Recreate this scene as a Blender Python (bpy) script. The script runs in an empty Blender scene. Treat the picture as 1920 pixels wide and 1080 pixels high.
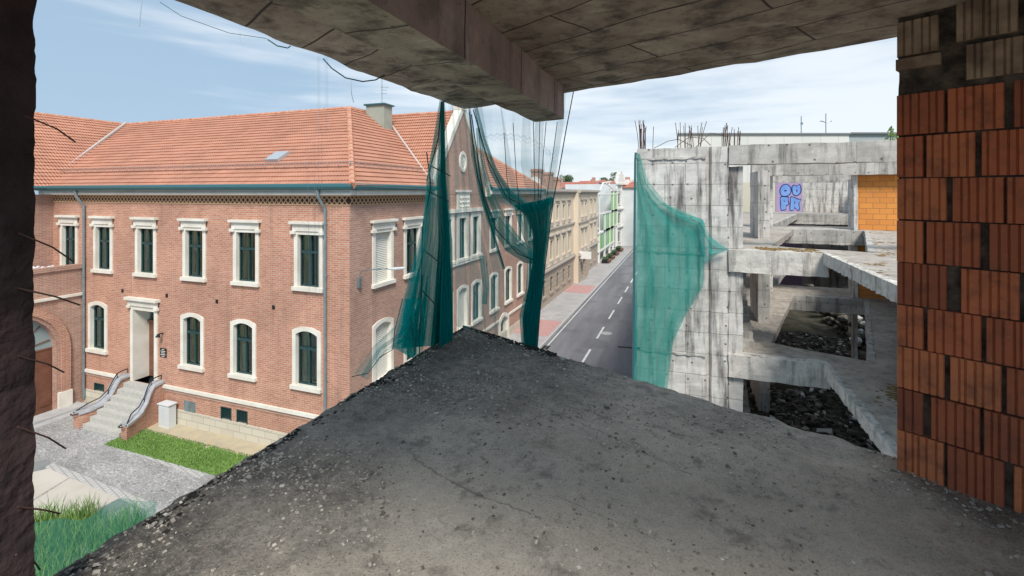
import bpy, bmesh, math, random
from mathutils import Vector, noise
random.seed(7)
D = bpy.data; SC = bpy.context.scene; COL = SC.collection
R = math.radians
# ------------------------------------------------------------------ camera / sky / sun
# world axes: x = across the street, y = along the street, z = up (street level = 0)
F, CX, CY = 891.0, 960.0, 361.0          # measured focal length / horizon of the photo (px of 1920)
TH = math.atan(325.0/891.0); cS, sS = math.cos(TH), math.sin(TH)
CZ = 10.3                                # eye height above the street
cam = D.cameras.new('camera'); co = D.objects.new('camera', cam); COL.objects.link(co)
cam.sensor_width = 36; cam.lens = F/1920*36; cam.shift_y = -(540-CY)/1920
cam.clip_start = 0.05; cam.clip_end = 3000
co.location = (0, 0, CZ); co.rotation_euler = (R(90), 0, TH); SC.camera = co
SC.view_settings.view_transform = 'Standard'; SC.view_settings.look = 'None'
SC.view_settings.gamma = 1; SC.view_settings.exposure = 0.95
SUN_EL, SUN_AZ = R(48), R(148)           # azimuth clockwise from +y : soft sun from behind-right of the camera
W = D.worlds.new('World'); SC.world = W; W.use_nodes = True
def build_world():
    nt = W.node_tree; nt.nodes.clear(); N = nt.nodes.new; L = nt.links.new
    out = N('ShaderNodeOutputWorld'); bg = N('ShaderNodeBackground'); L(bg.outputs[0], out.inputs[0])
    bg.inputs[1].default_value = 0.1
    sky = N('ShaderNodeTexSky'); sky.sky_type = 'NISHITA'; sky.sun_disc = False
    sky.sun_elevation = SUN_EL; sky.sun_rotation = SUN_AZ; sky.dust_density = 1.0; sky.ozone_density = 1.6
    tc = N('ShaderNodeTexCoord')
    def noise_(scale, det, stretch, rot):
        mp = N('ShaderNodeMapping'); mp.inputs['Scale'].default_value = stretch; mp.inputs['Rotation'].default_value = rot
        L(tc.outputs['Generated'], mp.inputs[0]); n = N('ShaderNodeTexNoise'); n.inputs['Scale'].default_value = scale
        n.inputs['Detail'].default_value = det; n.inputs['Roughness'].default_value = .52; n.inputs['Distortion'].default_value = .25; L(mp.outputs[0], n.inputs[0]); return n.outputs[0]
    def rmp(src, a, b):
        r = N('ShaderNodeMapRange'); r.interpolation_type = 'SMOOTHSTEP'; r.inputs[1].default_value = a; r.inputs[2].default_value = b; L(src, r.inputs[0]); return r.outputs[0]
    # layered cloud deck: thinner and brighter over the far end of the street, heavier blue-grey to the west
    dt = N('ShaderNodeVectorMath'); dt.operation = 'DOT_PRODUCT'; L(tc.outputs['Generated'], dt.inputs[0]); dt.inputs[1].default_value = (.10, .93, .34)
    base = noise_(1.6, 8, (1, 1, 3.6), (.1, .12, .5)); fine = noise_(3.2, 9, (.8, .8, 7.0), (.05, .1, .2))
    a = N('ShaderNodeMath'); a.operation = 'MULTIPLY_ADD'; L(base, a.inputs[0]); a.inputs[1].default_value = 1.1; L(dt.outputs['Value'], a.inputs[2])
    b_ = N('ShaderNodeMath'); b_.operation = 'MULTIPLY_ADD'; L(fine, b_.inputs[0]); b_.inputs[1].default_value = 1.5; L(a.outputs[0], b_.inputs[2])
    f = rmp(b_.outputs[0], 1.72, 2.42)
    cl = N('ShaderNodeMix'); cl.data_type = 'RGBA'; L(f, cl.inputs[0]); cl.inputs[6].default_value = (2.1, 2.9, 3.75, 1); cl.inputs[7].default_value = (4.7, 5.0, 5.25, 1)
    mx = N('ShaderNodeMix'); mx.data_type = 'RGBA'; mx.inputs[0].default_value = .88
    L(sky.outputs[0], mx.inputs[6]); L(cl.outputs[2], mx.inputs[7])
    L(mx.outputs[2], bg.inputs[0])
build_world()
sl = D.lights.new('sun', 'SUN'); sl.energy = 2.1; sl.angle = R(16); sl.color = (1, .95, .88)
so = D.objects.new('sun', sl); COL.objects.link(so)
sd = Vector((math.sin(SUN_AZ)*math.cos(SUN_EL), math.cos(SUN_AZ)*math.cos(SUN_EL), math.sin(SUN_EL)))
so.rotation_euler = sd.to_track_quat('Z', 'Y').to_euler(); so.location = (0, 0, 60)

# ------------------------------------------------------------------ measuring helpers (photo pixel -> place on a real plane)
def pq(X, Y): return (cS*X - sS*Y, sS*X + cS*Y)
def onz(x, y, z): Y = z*F/(CY-y); return pq((x-CX)/F*Y, Y)
def atY(x, y, Y): p, q = pq((x-CX)/F*Y, Y); return (p, q, (CY-y)/F*Y)
def onq(x, q): u = (x-CX)/F; return q/(cS+sS*u)*(cS*u-sS)
def onp(x, p): u = (x-CX)/F; return p/(cS*u-sS)*(cS+sS*u)
def zat(y, p, q): return (CY-y)/F*(-sS*p+cS*q)

# ------------------------------------------------------------------ mesh builder
class MB:
    def __init__(s): s.v = []; s.f = []; s.uv = {}; s.m = {}; s.mi = 0
    def face(s, pts, uv=None):
        b = len(s.v); s.v += [tuple(p) for p in pts]; s.f.append(list(range(b, b+len(pts))))
        if uv: s.uv[len(s.f)-1] = uv
        s.m[len(s.f)-1] = s.mi
    def grp(s, vs, fs):
        b = len(s.v); s.v += [tuple(p) for p in vs]
        for f in fs: s.m[len(s.f)] = s.mi; s.f.append([b+i for i in f])
    def box(s, x0, x1, y0, y1, z0, z1):
        if x0 > x1: x0, x1 = x1, x0
        if y0 > y1: y0, y1 = y1, y0
        if z0 > z1: z0, z1 = z1, z0
        s.grp([(x0,y0,z0),(x1,y0,z0),(x1,y1,z0),(x0,y1,z0),(x0,y0,z1),(x1,y0,z1),(x1,y1,z1),(x0,y1,z1)],
              [(0,3,2,1),(4,5,6,7),(0,1,5,4),(1,2,6,5),(2,3,7,6),(3,0,4,7)])
    def prism(s, poly, z0, z1):
        a = sum(poly[i][0]*poly[(i+1)%len(poly)][1]-poly[(i+1)%len(poly)][0]*poly[i][1] for i in range(len(poly)))
        if a < 0: poly = poly[::-1]
        n = len(poly)
        s.grp([(x,y,z0) for x,y in poly]+[(x,y,z1) for x,y in poly],
              [tuple(range(n))[::-1], tuple(range(n,2*n))]+[(i,(i+1)%n,n+(i+1)%n,n+i) for i in range(n)])
    def extr(s, prof, fn, o0, o1):      # closed 2-D profile (a,z) extruded along 'out' through frame fn(a,out,z)
        n = len(prof)
        s.grp([fn(a,o0,z) for a,z in prof]+[fn(a,o1,z) for a,z in prof],
              [tuple(range(n))[::-1], tuple(range(n,2*n))]+[(i,(i+1)%n,n+(i+1)%n,n+i) for i in range(n)])
    def ring(s, inn, out, fn, o0, o1, closed=False):
        n = len(inn)
        vs = [fn(a,o1,z) for a,z in inn]+[fn(a,o1,z) for a,z in out]+[fn(a,o0,z) for a,z in inn]+[fn(a,o0,z) for a,z in out]
        fs = []
        for i in range(n if closed else n-1):
            j = (i+1)%n
            fs += [(i,j,n+j,n+i),(i,2*n+i,2*n+j,j),(n+i,n+j,3*n+j,3*n+i)]
        if not closed: fs += [(0,n,3*n,2*n),(n-1,3*n-1,4*n-1,2*n-1)]
        s.grp(vs, fs)
    def tube(s, path, r, n=6, caps=True):
        path = [Vector(p) for p in path]; vs = []; rr = r if isinstance(r, list) else [r]*len(path)
        for i, p in enumerate(path):
            t = (path[min(i+1,len(path)-1)]-path[max(i-1,0)]).normalized()
            a = t.orthogonal().normalized() if i == 0 else (a - t*a.dot(t)).normalized()
            b = t.cross(a)
            vs += [p+(a*math.cos(k*2*math.pi/n)+b*math.sin(k*2*math.pi/n))*rr[i] for k in range(n)]
        fs = [(i*n+k, i*n+(k+1)%n, (i+1)*n+(k+1)%n, (i+1)*n+k) for i in range(len(path)-1) for k in range(n)]
        if caps: fs += [tuple(range(n))[::-1], tuple((len(path)-1)*n+k for k in range(n))]
        s.grp(vs, fs)
    def rock(s, c, r, flat=.7):
        b = len(s.v); ph = random.random()*6.28; k = 6
        vs = [(c[0], c[1], c[2]+r*flat*random.uniform(.7,1.1))]
        for j, (h, w) in enumerate(((.62,.62),(.1,1.0))):
            for i in range(k):
                a = ph+i*6.283/k+j*.4; w2 = w*random.uniform(.7,1.15)
                vs.append((c[0]+math.cos(a)*r*w2, c[1]+math.sin(a)*r*w2, c[2]+r*flat*h*random.uniform(.7,1.2)))
        for i in range(k):
            a = ph+i*6.283/k+.4; vs.append((c[0]+math.cos(a)*r*.8, c[1]+math.sin(a)*r*.8, c[2]-r*.35))
        fs = [(0,1+i,1+(i+1)%k) for i in range(k)]
        for j in (0,1): fs += [(1+j*k+i,1+(j+1)*k+i,1+(j+1)*k+(i+1)%k,1+j*k+(i+1)%k) for i in range(k)]
        fs.append(tuple(1+2*k+i for i in range(k))[::-1])
        s.grp(vs, fs)
    def shard(s, c, a, b, h):
        e = random.random()*6.28; t1 = Vector((math.cos(e), math.sin(e), random.uniform(-.35,.35))).normalized(); t2 = t1.cross(Vector((random.uniform(-.4,.4),random.uniform(-.4,.4),1))).normalized(); t3 = t1.cross(t2)
        c = Vector(c); s.grp([c+t1*x*a*random.uniform(.8,1.1)+t2*y*b*random.uniform(.8,1.1)+t3*z*h for z in (-1,1) for y in (-1,1) for x in (-1,1)], [(0,2,3,1),(4,5,7,6),(0,1,5,4),(1,3,7,5),(3,2,6,7),(2,0,4,6)])
    def build(s, name, mats, parent=None, rough=None, smooth=False, bevel=0, off=None):
        if not isinstance(mats, (list, tuple)): mats = [mats]
        vs = [Vector((x, y, z+CZ)) for x, y, z in s.v]
        me = D.meshes.new(name)
        if parent: o0 = Vector(parent['_o'])
        else:
            xs = [v.x for v in vs]; ys = [v.y for v in vs]; zs = [v.z for v in vs]
            o0 = Vector(((min(xs)+max(xs))/2, (min(ys)+max(ys))/2, min(zs)))
        me.from_pydata([v-o0 for v in vs], [], s.f)
        for m in mats: me.materials.append(m)
        for i, p in enumerate(me.polygons): p.material_index = s.m.get(i, 0)
        if rough or bevel:
            bm = bmesh.new(); bm.from_mesh(me); bmesh.ops.remove_doubles(bm, verts=bm.verts, dist=1e-4)
            if bevel: bmesh.ops.bevel(bm, geom=bm.edges[:], offset=bevel, segments=2, affect='EDGES', profile=.6)
            if rough:
                ml, amp, fr = rough[:3]
                bmesh.ops.triangulate(bm, faces=[f for f in bm.faces if len(f.verts) > 4])
                for _ in range(9):
                    es = [e for e in bm.edges if e.calc_length() > ml]
                    if not es or len(bm.verts) > 90000: break
                    bmesh.ops.subdivide_edges(bm, edges=es, cuts=1, use_grid_fill=True)
                bm.normal_update()
                for v in bm.verts:
                    w = v.co+o0; h = noise.fractal(w*fr, 1.0, 2.1, 4)
                    v.co += v.normal*h*amp
            bm.to_mesh(me); bm.free()
        uvl = me.uv_layers.new(name='UVMap')
        for p in me.polygons:
            g = s.uv.get(p.index) if not (rough or bevel) else None
            n = p.normal
            for k, li in enumerate(p.loop_indices):
                if g: uvl.data[li].uv = g[k]; continue
                c = me.vertices[me.loops[li].vertex_index].co+o0
                if abs(n.z) > .7: uvl.data[li].uv = (c.x, c.y)
                elif abs(n.x) > abs(n.y): uvl.data[li].uv = (c.y, c.z)
                else: uvl.data[li].uv = (c.x, c.z)
            if smooth: p.use_smooth = True
        ob = D.objects.new(name, me); COL.objects.link(ob); ob['_o'] = tuple(o0)
        if parent: ob.parent = parent
        else: ob.location = o0
        return ob
def tag(o, label, cat, group=None):
    o['label'] = label; o['category'] = cat
    if group: o['group'] = group
    return o
def thing(name, label, cat, loc, group=None):
    o = D.objects.new(name, None); COL.objects.link(o); o.empty_display_size = .2
    o.location = (loc[0], loc[1], loc[2]+CZ); o['_o'] = tuple(o.location)
    return tag(o, label, cat, group)
def struct(o, kind='structure', label=None, cat=None):
    o['kind'] = kind
    if label: o['label'] = label; o['category'] = cat
    return o

# ------------------------------------------------------------------ materials
def mat(name, col=(.5,.5,.5), rough=.8, var=None, vscale=2.0, col2=None, bump=0, bscale=20, metal=0, fn=None, spec=None):
    m = D.materials.new(name); m.use_nodes = True; nt = m.node_tree; N = nt.nodes.new; L = nt.links.new
    b = nt.nodes['Principled BSDF']; b.inputs['Base Color'].default_value = (*col, 1)
    b.inputs['Roughness'].default_value = rough; b.inputs['Metallic'].default_value = metal
    if spec is not None: b.inputs['Specular IOR Level'].default_value = spec
    g = N('ShaderNodeNewGeometry')
    if col2:
        n = N('ShaderNodeTexNoise'); n.inputs['Scale'].default_value = vscale; n.inputs['Detail'].default_value = 6
        L(g.outputs['Position'], n.inputs[0])
        r = N('ShaderNodeValToRGB'); r.color_ramp.elements[0].position = .35; r.color_ramp.elements[1].position = .65
        r.color_ramp.elements[0].color = (*col, 1); r.color_ramp.elements[1].color = (*col2, 1)
        L(n.outputs[0], r.inputs[0]); L(r.outputs[0], b.inputs['Base Color'])
    if bump:
        n = N('ShaderNodeTexNoise'); n.inputs['Scale'].default_value = bscale; n.inputs['Detail'].default_value = 5
        L(g.outputs['Position'], n.inputs[0])
        bp = N('ShaderNodeBump'); bp.inputs['Strength'].default_value = bump; bp.inputs['Distance'].default_value = .02
        L(n.outputs[0], bp.inputs['Height']); L(bp.outputs[0], b.inputs['Normal'])
    if fn: fn(nt, N, L, b, g)
    return m
def noi(N, L, src, scale, detail=5, rough=.55, stretch=None):
    n = N('ShaderNodeTexNoise'); n.inputs['Scale'].default_value = scale; n.inputs['Detail'].default_value = detail
    n.inputs['Roughness'].default_value = rough
    if stretch:
        mp = N('ShaderNodeMapping'); mp.inputs['Scale'].default_value = stretch; L(src, mp.inputs[0]); src = mp.outputs[0]
    L(src, n.inputs[0]); return n.outputs[0]
def ramp(N, L, src, stops):
    r = N('ShaderNodeValToRGB'); e = r.color_ramp.elements
    while len(e) < len(stops): e.new(.5)
    for k, (p, c) in enumerate(stops):
        e[k].position = p; e[k].color = (*c, 1) if isinstance(c, tuple) else (c, c, c, 1)
    L(src, r.inputs[0]); return r.outputs[0]
def mixc(N, L, fac, a, b, mode='MIX'):
    m = N('ShaderNodeMix'); m.data_type = 'RGBA'; m.blend_type = mode
    for s, v in ((0, fac), (6, a), (7, b)):
        if isinstance(v, (int, float)): m.inputs[s].default_value = v
        elif isinstance(v, tuple): m.inputs[s].default_value = (*v, 1)
        else: L(v, m.inputs[s])
    return m.outputs[2]
def math_(N, L, op, a, b=0.0):
    m = N('ShaderNodeMath'); m.operation = op
    for s, v in ((0, a), (1, b)):
        if isinstance(v, (int, float)): m.inputs[s].default_value = v
        else: L(v, m.inputs[s])
    return m.outputs[0]
def bumpn(N, L, b, h, strength=.5, dist=.02):
    bp = N('ShaderNodeBump'); bp.inputs['Strength'].default_value = strength; bp.inputs['Distance'].default_value = dist
    L(h, bp.inputs['Height']); L(bp.outputs[0], b.inputs['Normal'])
def bricktex(N, L, w, h, mort, c1, c2, cm, off=.5, rot=0, smooth=.1):
    uv = N('ShaderNodeUVMap'); src = uv.outputs[0]
    if rot:
        mp = N('ShaderNodeMapping'); mp.inputs['Rotation'].default_value = (0,0,rot); L(src, mp.inputs[0]); src = mp.outputs[0]
    t = N('ShaderNodeTexBrick'); t.offset = off
    t.inputs['Scale'].default_value = 1; t.inputs['Brick Width'].default_value = w; t.inputs['Row Height'].default_value = h
    t.inputs['Mortar Size'].default_value = mort; t.inputs['Mortar Smooth'].default_value = smooth
    t.inputs['Color1'].default_value = (*c1,1); t.inputs['Color2'].default_value = (*c2,1); t.inputs['Mortar'].default_value = (*cm,1)
    L(src, t.inputs[0]); return t
def brick_fn(c1, c2, cm, blotch):
    def fn(nt, N, L, b, g):
        t = bricktex(N, L, .27, .082, .011, c1, c2, cm)
        big = noi(N, L, g.outputs['Position'], .5, 6, .6)
        f = ramp(N, L, big, [(.3, .80), (.7, 1.12)])
        c = mixc(N, L, 1.0, t.outputs[0], f, 'MULTIPLY')
        uv = N('ShaderNodeUVMap')
        sp = noi(N, L, uv.outputs[0], 3.2, 3, .7, (1.0, 3.4, 1))
        c = mixc(N, L, ramp(N, L, sp, [(.5, 0.0), (.72, .55)]), c, blotch)
        dr = noi(N, L, g.outputs['Position'], 1.7, 5, .65, (1.6, 1.6, .10)); c = mixc(N, L, ramp(N, L, dr, [(.54,0.0),(.72,.30)]), c, (.16,.10,.08))
        L(c, b.inputs['Base Color'])
        h = math_(N, L, 'SUBTRACT', 1.0, t.outputs['Fac']); bumpn(N, L, b, h, .6, .012)
    return fn
M = {}
M['brick'] = mat('red_facade_brick', rough=.85, fn=brick_fn((.56,.265,.17),(.45,.185,.115),(.56,.45,.36),(.36,.145,.095)))
M['brick_dark'] = mat('red_brick_muted', rough=.85, fn=brick_fn((.50,.28,.20),(.40,.195,.14),(.50,.41,.34),(.32,.15,.11)))  # muted variant of the facade brick, less saturated
M['plaster'] = mat('cream_plaster', (.80,.77,.69), .8, col2=(.68,.64,.55), vscale=1.6, bump=.15)
M['white'] = mat('white_paint', (.78,.77,.73), .6)
def _wavez(N, L, sc):
    uv = N('ShaderNodeUVMap'); w = N('ShaderNodeTexWave'); w.bands_direction = 'Y'; w.inputs['Scale'].default_value = sc/3.14/2*1.0
    L(uv.outputs[0], w.inputs[0]); return w.outputs[1]
M['shutter'] = mat('ribbed_blind_fabric', (.72,.71,.64), .6, fn=lambda nt,N,L,b,g: bumpn(N, L, b, _wavez(N, L, 26), .8, .03))
def tile_fn(nt, N, L, b, g):
    uv = N('ShaderNodeUVMap'); sx = N('ShaderNodeSeparateXYZ'); L(uv.outputs[0], sx.inputs[0])
    a = math_(N, L, 'MULTIPLY', sx.outputs[0], 6.2832/.30); w = math_(N, L, 'SINE', a)
    h = math_(N, L, 'ABSOLUTE', w)
    # every single tile its own tone
    fx = math_(N, L, 'FLOOR', math_(N, L, 'DIVIDE', sx.outputs[0], .30)); fy = math_(N, L, 'FLOOR', sx.outputs[1])
    cx = N('ShaderNodeCombineXYZ'); L(fx, cx.inputs[0]); L(fy, cx.inputs[1])
    wn = N('ShaderNodeTexWhiteNoise'); L(cx.outputs[0], wn.inputs[0])
    c = mixc(N, L, wn.outputs[0], (.59,.285,.185), (.53,.245,.155))
    big = noi(N, L, g.outputs['Position'], .6, 5); c = mixc(N, L, 1.0, c, ramp(N, L, big, [(.3,.86),(.7,1.1)]), 'MULTIPLY')
    st = noi(N, L, g.outputs['Position'], 5, 4); c = mixc(N, L, ramp(N, L, st, [(.60,0.0),(.75,.2)]), c, (.26,.13,.09))
    L(c, b.inputs['Base Color']); bumpn(N, L, b, h, .9, .05)
M['tile'] = mat('clay_roof_tile', rough=.75, fn=tile_fn)
M['tile_plain'] = mat('clay_ridge_tile', (.52,.21,.12), .75, col2=(.62,.36,.25), vscale=4)
M['gutter'] = mat('green_gutter_metal', (.05,.15,.165), .45, metal=.3)
M['zinc'] = mat('zinc_sheet', (.34,.41,.43), .4, metal=.6, col2=(.25,.32,.34), vscale=3)
M['frame'] = mat('dark_green_window_frame', (.018,.055,.058), .4)
M['curtain'] = mat('yellow_green_curtain', (.30,.31,.13), .9, fn=lambda nt,N,L,b,g: L(ramp(N, L, noi(N, L, g.outputs['Position'], 1.5, 3, .6, (7,7,.3)), [(.38,(.08,.11,.07)),(.58,(.60,.58,.24))]), b.inputs['Base Color']))
M['room'] = mat('dark_room', (.02,.025,.03), .9)  # near-black so rooms behind windows look unlit; the dark is in the colour
def glass_fn(nt, N, L, b, g):
    out = nt.nodes['Material Output']; tr = N('ShaderNodeBsdfTransparent'); tr.inputs[0].default_value = (.70,.86,.80,1)
    gl = N('ShaderNodeBsdfGlossy'); gl.inputs['Roughness'].default_value = .04; gl.inputs[0].default_value = (.85,.95,.95,1)
    n = noi(N, L, g.outputs['Position'], 1.6, 2); bp = N('ShaderNodeBump'); bp.inputs['Strength'].default_value = .15; bp.inputs['Distance'].default_value = .05
    L(n, bp.inputs['Height']); L(bp.outputs[0], gl.inputs['Normal'])
    fr = N('ShaderNodeFresnel'); fr.inputs[0].default_value = 1.5
    f = math_(N, L, 'MULTIPLY', fr.outputs[0], 1.6); f = math_(N, L, 'ADD', f, .03)
    mx = N('ShaderNodeMixShader'); L(f, mx.inputs[0]); L(tr.outputs[0], mx.inputs[1]); L(gl.outputs[0], mx.inputs[2]); L(mx.outputs[0], out.inputs[0])
M['glass'] = mat('window_glass', fn=glass_fn)
M['wood'] = mat('brown_door_wood', (.20,.085,.05), .55, col2=(.15,.06,.035), vscale=3, bump=.2)
M['stone'] = mat('pale_plinth_stone', rough=.85, fn=lambda nt,N,L,b,g: (L(bricktex(N, L, .7, .28, .012, (.62,.57,.46),(.52,.47,.38),(.36,.33,.28)).outputs[0], b.inputs['Base Color'])))
M['steptone'] = mat('granite_step', (.42,.42,.38), .8, col2=(.50,.49,.45), vscale=8, bump=.2)
M['coping'] = mat('grey_coping', (.32,.33,.35), .7, col2=(.44,.45,.47), vscale=5)
M['black'] = mat('black_metal', (.02,.02,.022), .5, metal=.3)
M['rust'] = mat('rusty_steel', (.06,.035,.028), .8, col2=(.11,.055,.04), vscale=30)
M['chim'] = mat('grey_green_render', (.36,.39,.33), .9, col2=(.30,.33,.28), vscale=2)
def conc(name, ca, cb, cdark, panel=None, stain=.6, rust=.0, bump=.5, bsc=14, board=None, rot=0, holes=False, blot=0):
    def fn(nt, N, L, b, g):
        P = g.outputs['Position']
        n1 = noi(N, L, P, 1.1, 8, .65); c = mixc(N, L, ramp(N, L, n1, [(.35,0.0),(.65,1.0)]), ca, cb)
        n3 = noi(N, L, P, 9, 6, .7); c = mixc(N, L, 1.0, c, ramp(N, L, n3, [(.25,.78),(.75,1.15)]), 'MULTIPLY')
        s = noi(N, L, P, 2.3, 6, .65, (1.6, 1.6, .16)); c = mixc(N, L, ramp(N, L, s, [(.50,0.0),(.66,stain)]), c, cdark)
        if blot:
            b1 = noi(N, L, P, 4.5, 9, .75); c = mixc(N, L, ramp(N, L, b1, [(.50,0.0),(.62,blot)]), c, cdark)
            b2 = noi(N, L, P, 26, 5, .7); c = mixc(N, L, ramp(N, L, b2, [(.60,0.0),(.68,blot)]), c, cdark)
            b3 = noi(N, L, P, 3.1, 7, .7, (1,1.7,1)); c = mixc(N, L, ramp(N, L, b3, [(.56,0.0),(.66,blot*.6)]), c, tuple(min(.8, q_*1.5) for q_ in cb))
        if rust:
            r_ = noi(N, L, P, 1.9, 6, .7); c = mixc(N, L, ramp(N, L, r_, [(.58,0.0),(.72,rust)]), c, (.20,.13,.075))
        h = noi(N, L, P, bsc, 8, .7)
        if panel:
            t = bricktex(N, L, panel[0], panel[1], panel[2], (1,1,1), (.84,.84,.84), (0,0,0), off=.5, rot=rot, smooth=.4)
            c = mixc(N, L, 1.0, c, ramp(N, L, noi(N, L, t.outputs[0], 1, 0), [(0,1.0),(1,1.0)]), 'MULTIPLY')
            c = mixc(N, L, math_(N, L, 'MULTIPLY', t.outputs['Fac'], panel[3]), c, cdark)
            c = mixc(N, L, 1.0, c, mixc(N, L, t.outputs['Fac'], t.outputs[0], (1.,1.,1.)), 'MULTIPLY')
            h = math_(N, L, 'SUBTRACT', h, t.outputs['Fac'])
        if holes:
            v = N('ShaderNodeTexVoronoi'); v.inputs['Scale'].default_value = 1.9; v.inputs['Randomness'].default_value = .35
            uv = N('ShaderNodeUVMap'); L(uv.outputs[0], v.inputs[0]); v.voronoi_dimensions = '2D'
            c = mixc(N, L, ramp(N, L, v.outputs['Distance'], [(.04,.85),(.075,0.0)]), c, cdark)
        L(c, b.inputs['Base Color']); bumpn(N, L, b, h, bump, .02)
    return mat(name, rough=.92, fn=fn)
M['conc'] = conc('weathered_concrete', (.54,.515,.475), (.74,.72,.68), (.08,.072,.065), panel=(1.15,.62,.008,.7), stain=.9, holes=True, blot=.22)
M['conc_beam'] = conc('beam_concrete', (.42,.40,.365), (.58,.555,.51), (.085,.08,.075), panel=(1.7,.9,.007,.6), stain=.6, holes=True, blot=.2)
M['conc_edge'] = conc('broken_white_concrete_edge', (.55,.52,.47), (.70,.67,.61), (.12,.11,.10), stain=.75, bump=1.0, bsc=10, blot=.35)
M['slabtop'] = conc('dusty_slab_concrete', (.36,.32,.275), (.52,.47,.41), (.09,.075,.05), stain=.4, rust=.6, blot=.35)
M['ceil'] = conc('board_marked_ceiling_concrete', (.34,.27,.20), (.58,.49,.38), (.055,.042,.034), panel=(1.9,.42,.009,.95), stain=.8, rust=.5, rot=R(26.6), bump=.7, blot=.6)
M['beam'] = conc('pinkish_grey_beam_concrete', (.36,.25,.225), (.50,.38,.345), (.05,.036,.034), panel=(.95,4.,.010,.95), stain=.45, bump=.5, blot=.4)
M['beamunder'] = conc('beam_underside_concrete', (.32,.295,.22), (.60,.545,.42), (.055,.045,.034), panel=(1.1,.6,.008,.9), stain=.8, rust=.35, bump=.7, blot=.65)
def floor_fn(nt, N, L, b, g):
    P = g.outputs['Position']
    n1 = noi(N, L, P, 1.3, 8, .62); n2 = noi(N, L, P, 14, 8, .75); n4 = noi(N, L, P, 60, 6, .8)
    # distance from the patch centre: floor colour turns paler towards it
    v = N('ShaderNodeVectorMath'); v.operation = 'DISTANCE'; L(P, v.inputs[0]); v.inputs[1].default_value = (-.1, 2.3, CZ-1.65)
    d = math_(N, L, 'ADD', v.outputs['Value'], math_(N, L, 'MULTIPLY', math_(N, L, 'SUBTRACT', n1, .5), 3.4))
    pale_mask = ramp(N, L, math_(N, L, 'DIVIDE', d, 4.0), [(.22, 1.0), (.66, 0.0)])
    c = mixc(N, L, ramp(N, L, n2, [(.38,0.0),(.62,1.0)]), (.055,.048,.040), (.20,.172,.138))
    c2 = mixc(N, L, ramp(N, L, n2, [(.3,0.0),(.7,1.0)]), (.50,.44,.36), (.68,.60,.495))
    c = mixc(N, L, pale_mask, c, c2)
    inv = math_(N, L, 'SUBTRACT', 1.0, math_(N, L, 'MULTIPLY', pale_mask, .5))
    c = mixc(N, L, math_(N, L, 'MULTIPLY', inv, ramp(N, L, n4, [(.54,0.0),(.60,.6)])), c, (.50,.47,.42))
    n6 = noi(N, L, P, 85, 5, .8); c = mixc(N, L, math_(N, L, 'MULTIPLY', inv, ramp(N, L, n6, [(.53,0.0),(.60,.8)])), c, (.05,.046,.04))
    n5 = noi(N, L, P, 5.0, 7, .7); c = mixc(N, L, ramp(N, L, n5, [(.54,0.0),(.66,.5)]), c, (.07,.062,.052))
    for (xa, ya, xb, yb, w_) in ((938,724,1300,889,.010),(773,862,1013,978,.016),(1040,930,1230,1010,.006)):
        A_ = onz(xa, ya, -1.65); B_ = onz(xb, yb, -1.65); dx_, dy_ = B_[0]-A_[0], B_[1]-A_[1]; l_ = math.hypot(dx_, dy_); nx_, ny_ = -dy_/l_, dx_/l_
        dd = N('ShaderNodeVectorMath'); dd.operation = 'DOT_PRODUCT'; L(P, dd.inputs[0]); dd.inputs[1].default_value = (nx_, ny_, 0)
        e_ = math_(N, L, 'SUBTRACT', dd.outputs['Value'], A_[0]*nx_+A_[1]*ny_); e_ = math_(N, L, 'ADD', e_, math_(N, L, 'MULTIPLY', math_(N, L, 'SUBTRACT', n5, .5), .12))
        e_ = math_(N, L, 'ABSOLUTE', e_); al = N('ShaderNodeVectorMath'); al.operation = 'DISTANCE'; L(P, al.inputs[0]); al.inputs[1].default_value = ((A_[0]+B_[0])/2, (A_[1]+B_[1])/2, 8.65)
        k_ = math_(N, L, 'MULTIPLY', ramp(N, L, e_, [(w_*.1,.6),(w_*.6,0.0)]), math_(N, L, 'LESS_THAN', al.outputs['Value'], l_*.5)); k_ = math_(N, L, 'MULTIPLY', k_, ramp(N, L, n2, [(.3,.2),(.5,.9)]))
        c = mixc(N, L, k_, c, (.02,.019,.018))
    L(c, b.inputs['Base Color'])
    h = math_(N, L, 'ADD', n2, math_(N, L, 'MULTIPLY', n4, .7)); h = math_(N, L, 'ADD', h, n5); bumpn(N, L, b, h, 1.0, .014)
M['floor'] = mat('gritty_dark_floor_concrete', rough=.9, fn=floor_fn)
M['moss_black'] = mat('black_dry_moss', (.012,.012,.010), 1, col2=(.035,.035,.028), vscale=30, bump=1, bscale=80)
M['pebble'] = mat('cement_crumbs', (.16,.155,.145), .9, fn=lambda nt,N,L,b,g: L(ramp(N, L, g.outputs['Random Per Island'], [(0,(.14,.12,.10)),(.35,(.30,.27,.23)),(.9,(.52,.47,.40)),(1,(.70,.66,.60))]), b.inputs['Base Color']))
M['rubble'] = mat('broken_rubble', rough=.95, fn=lambda nt,N,L,b,g: L(ramp(N, L, g.outputs['Random Per Island'], [(0,(.03,.028,.022)),(.5,(.09,.08,.062)),(.82,(.20,.175,.14)),(.94,(.42,.38,.34)),(1,(.8,.8,.8))]), b.inputs['Base Color']))
M['earth'] = mat('dark_earth', (.03,.028,.02), 1, col2=(.075,.07,.045), vscale=1.5, bump=1, bscale=10)
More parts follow.
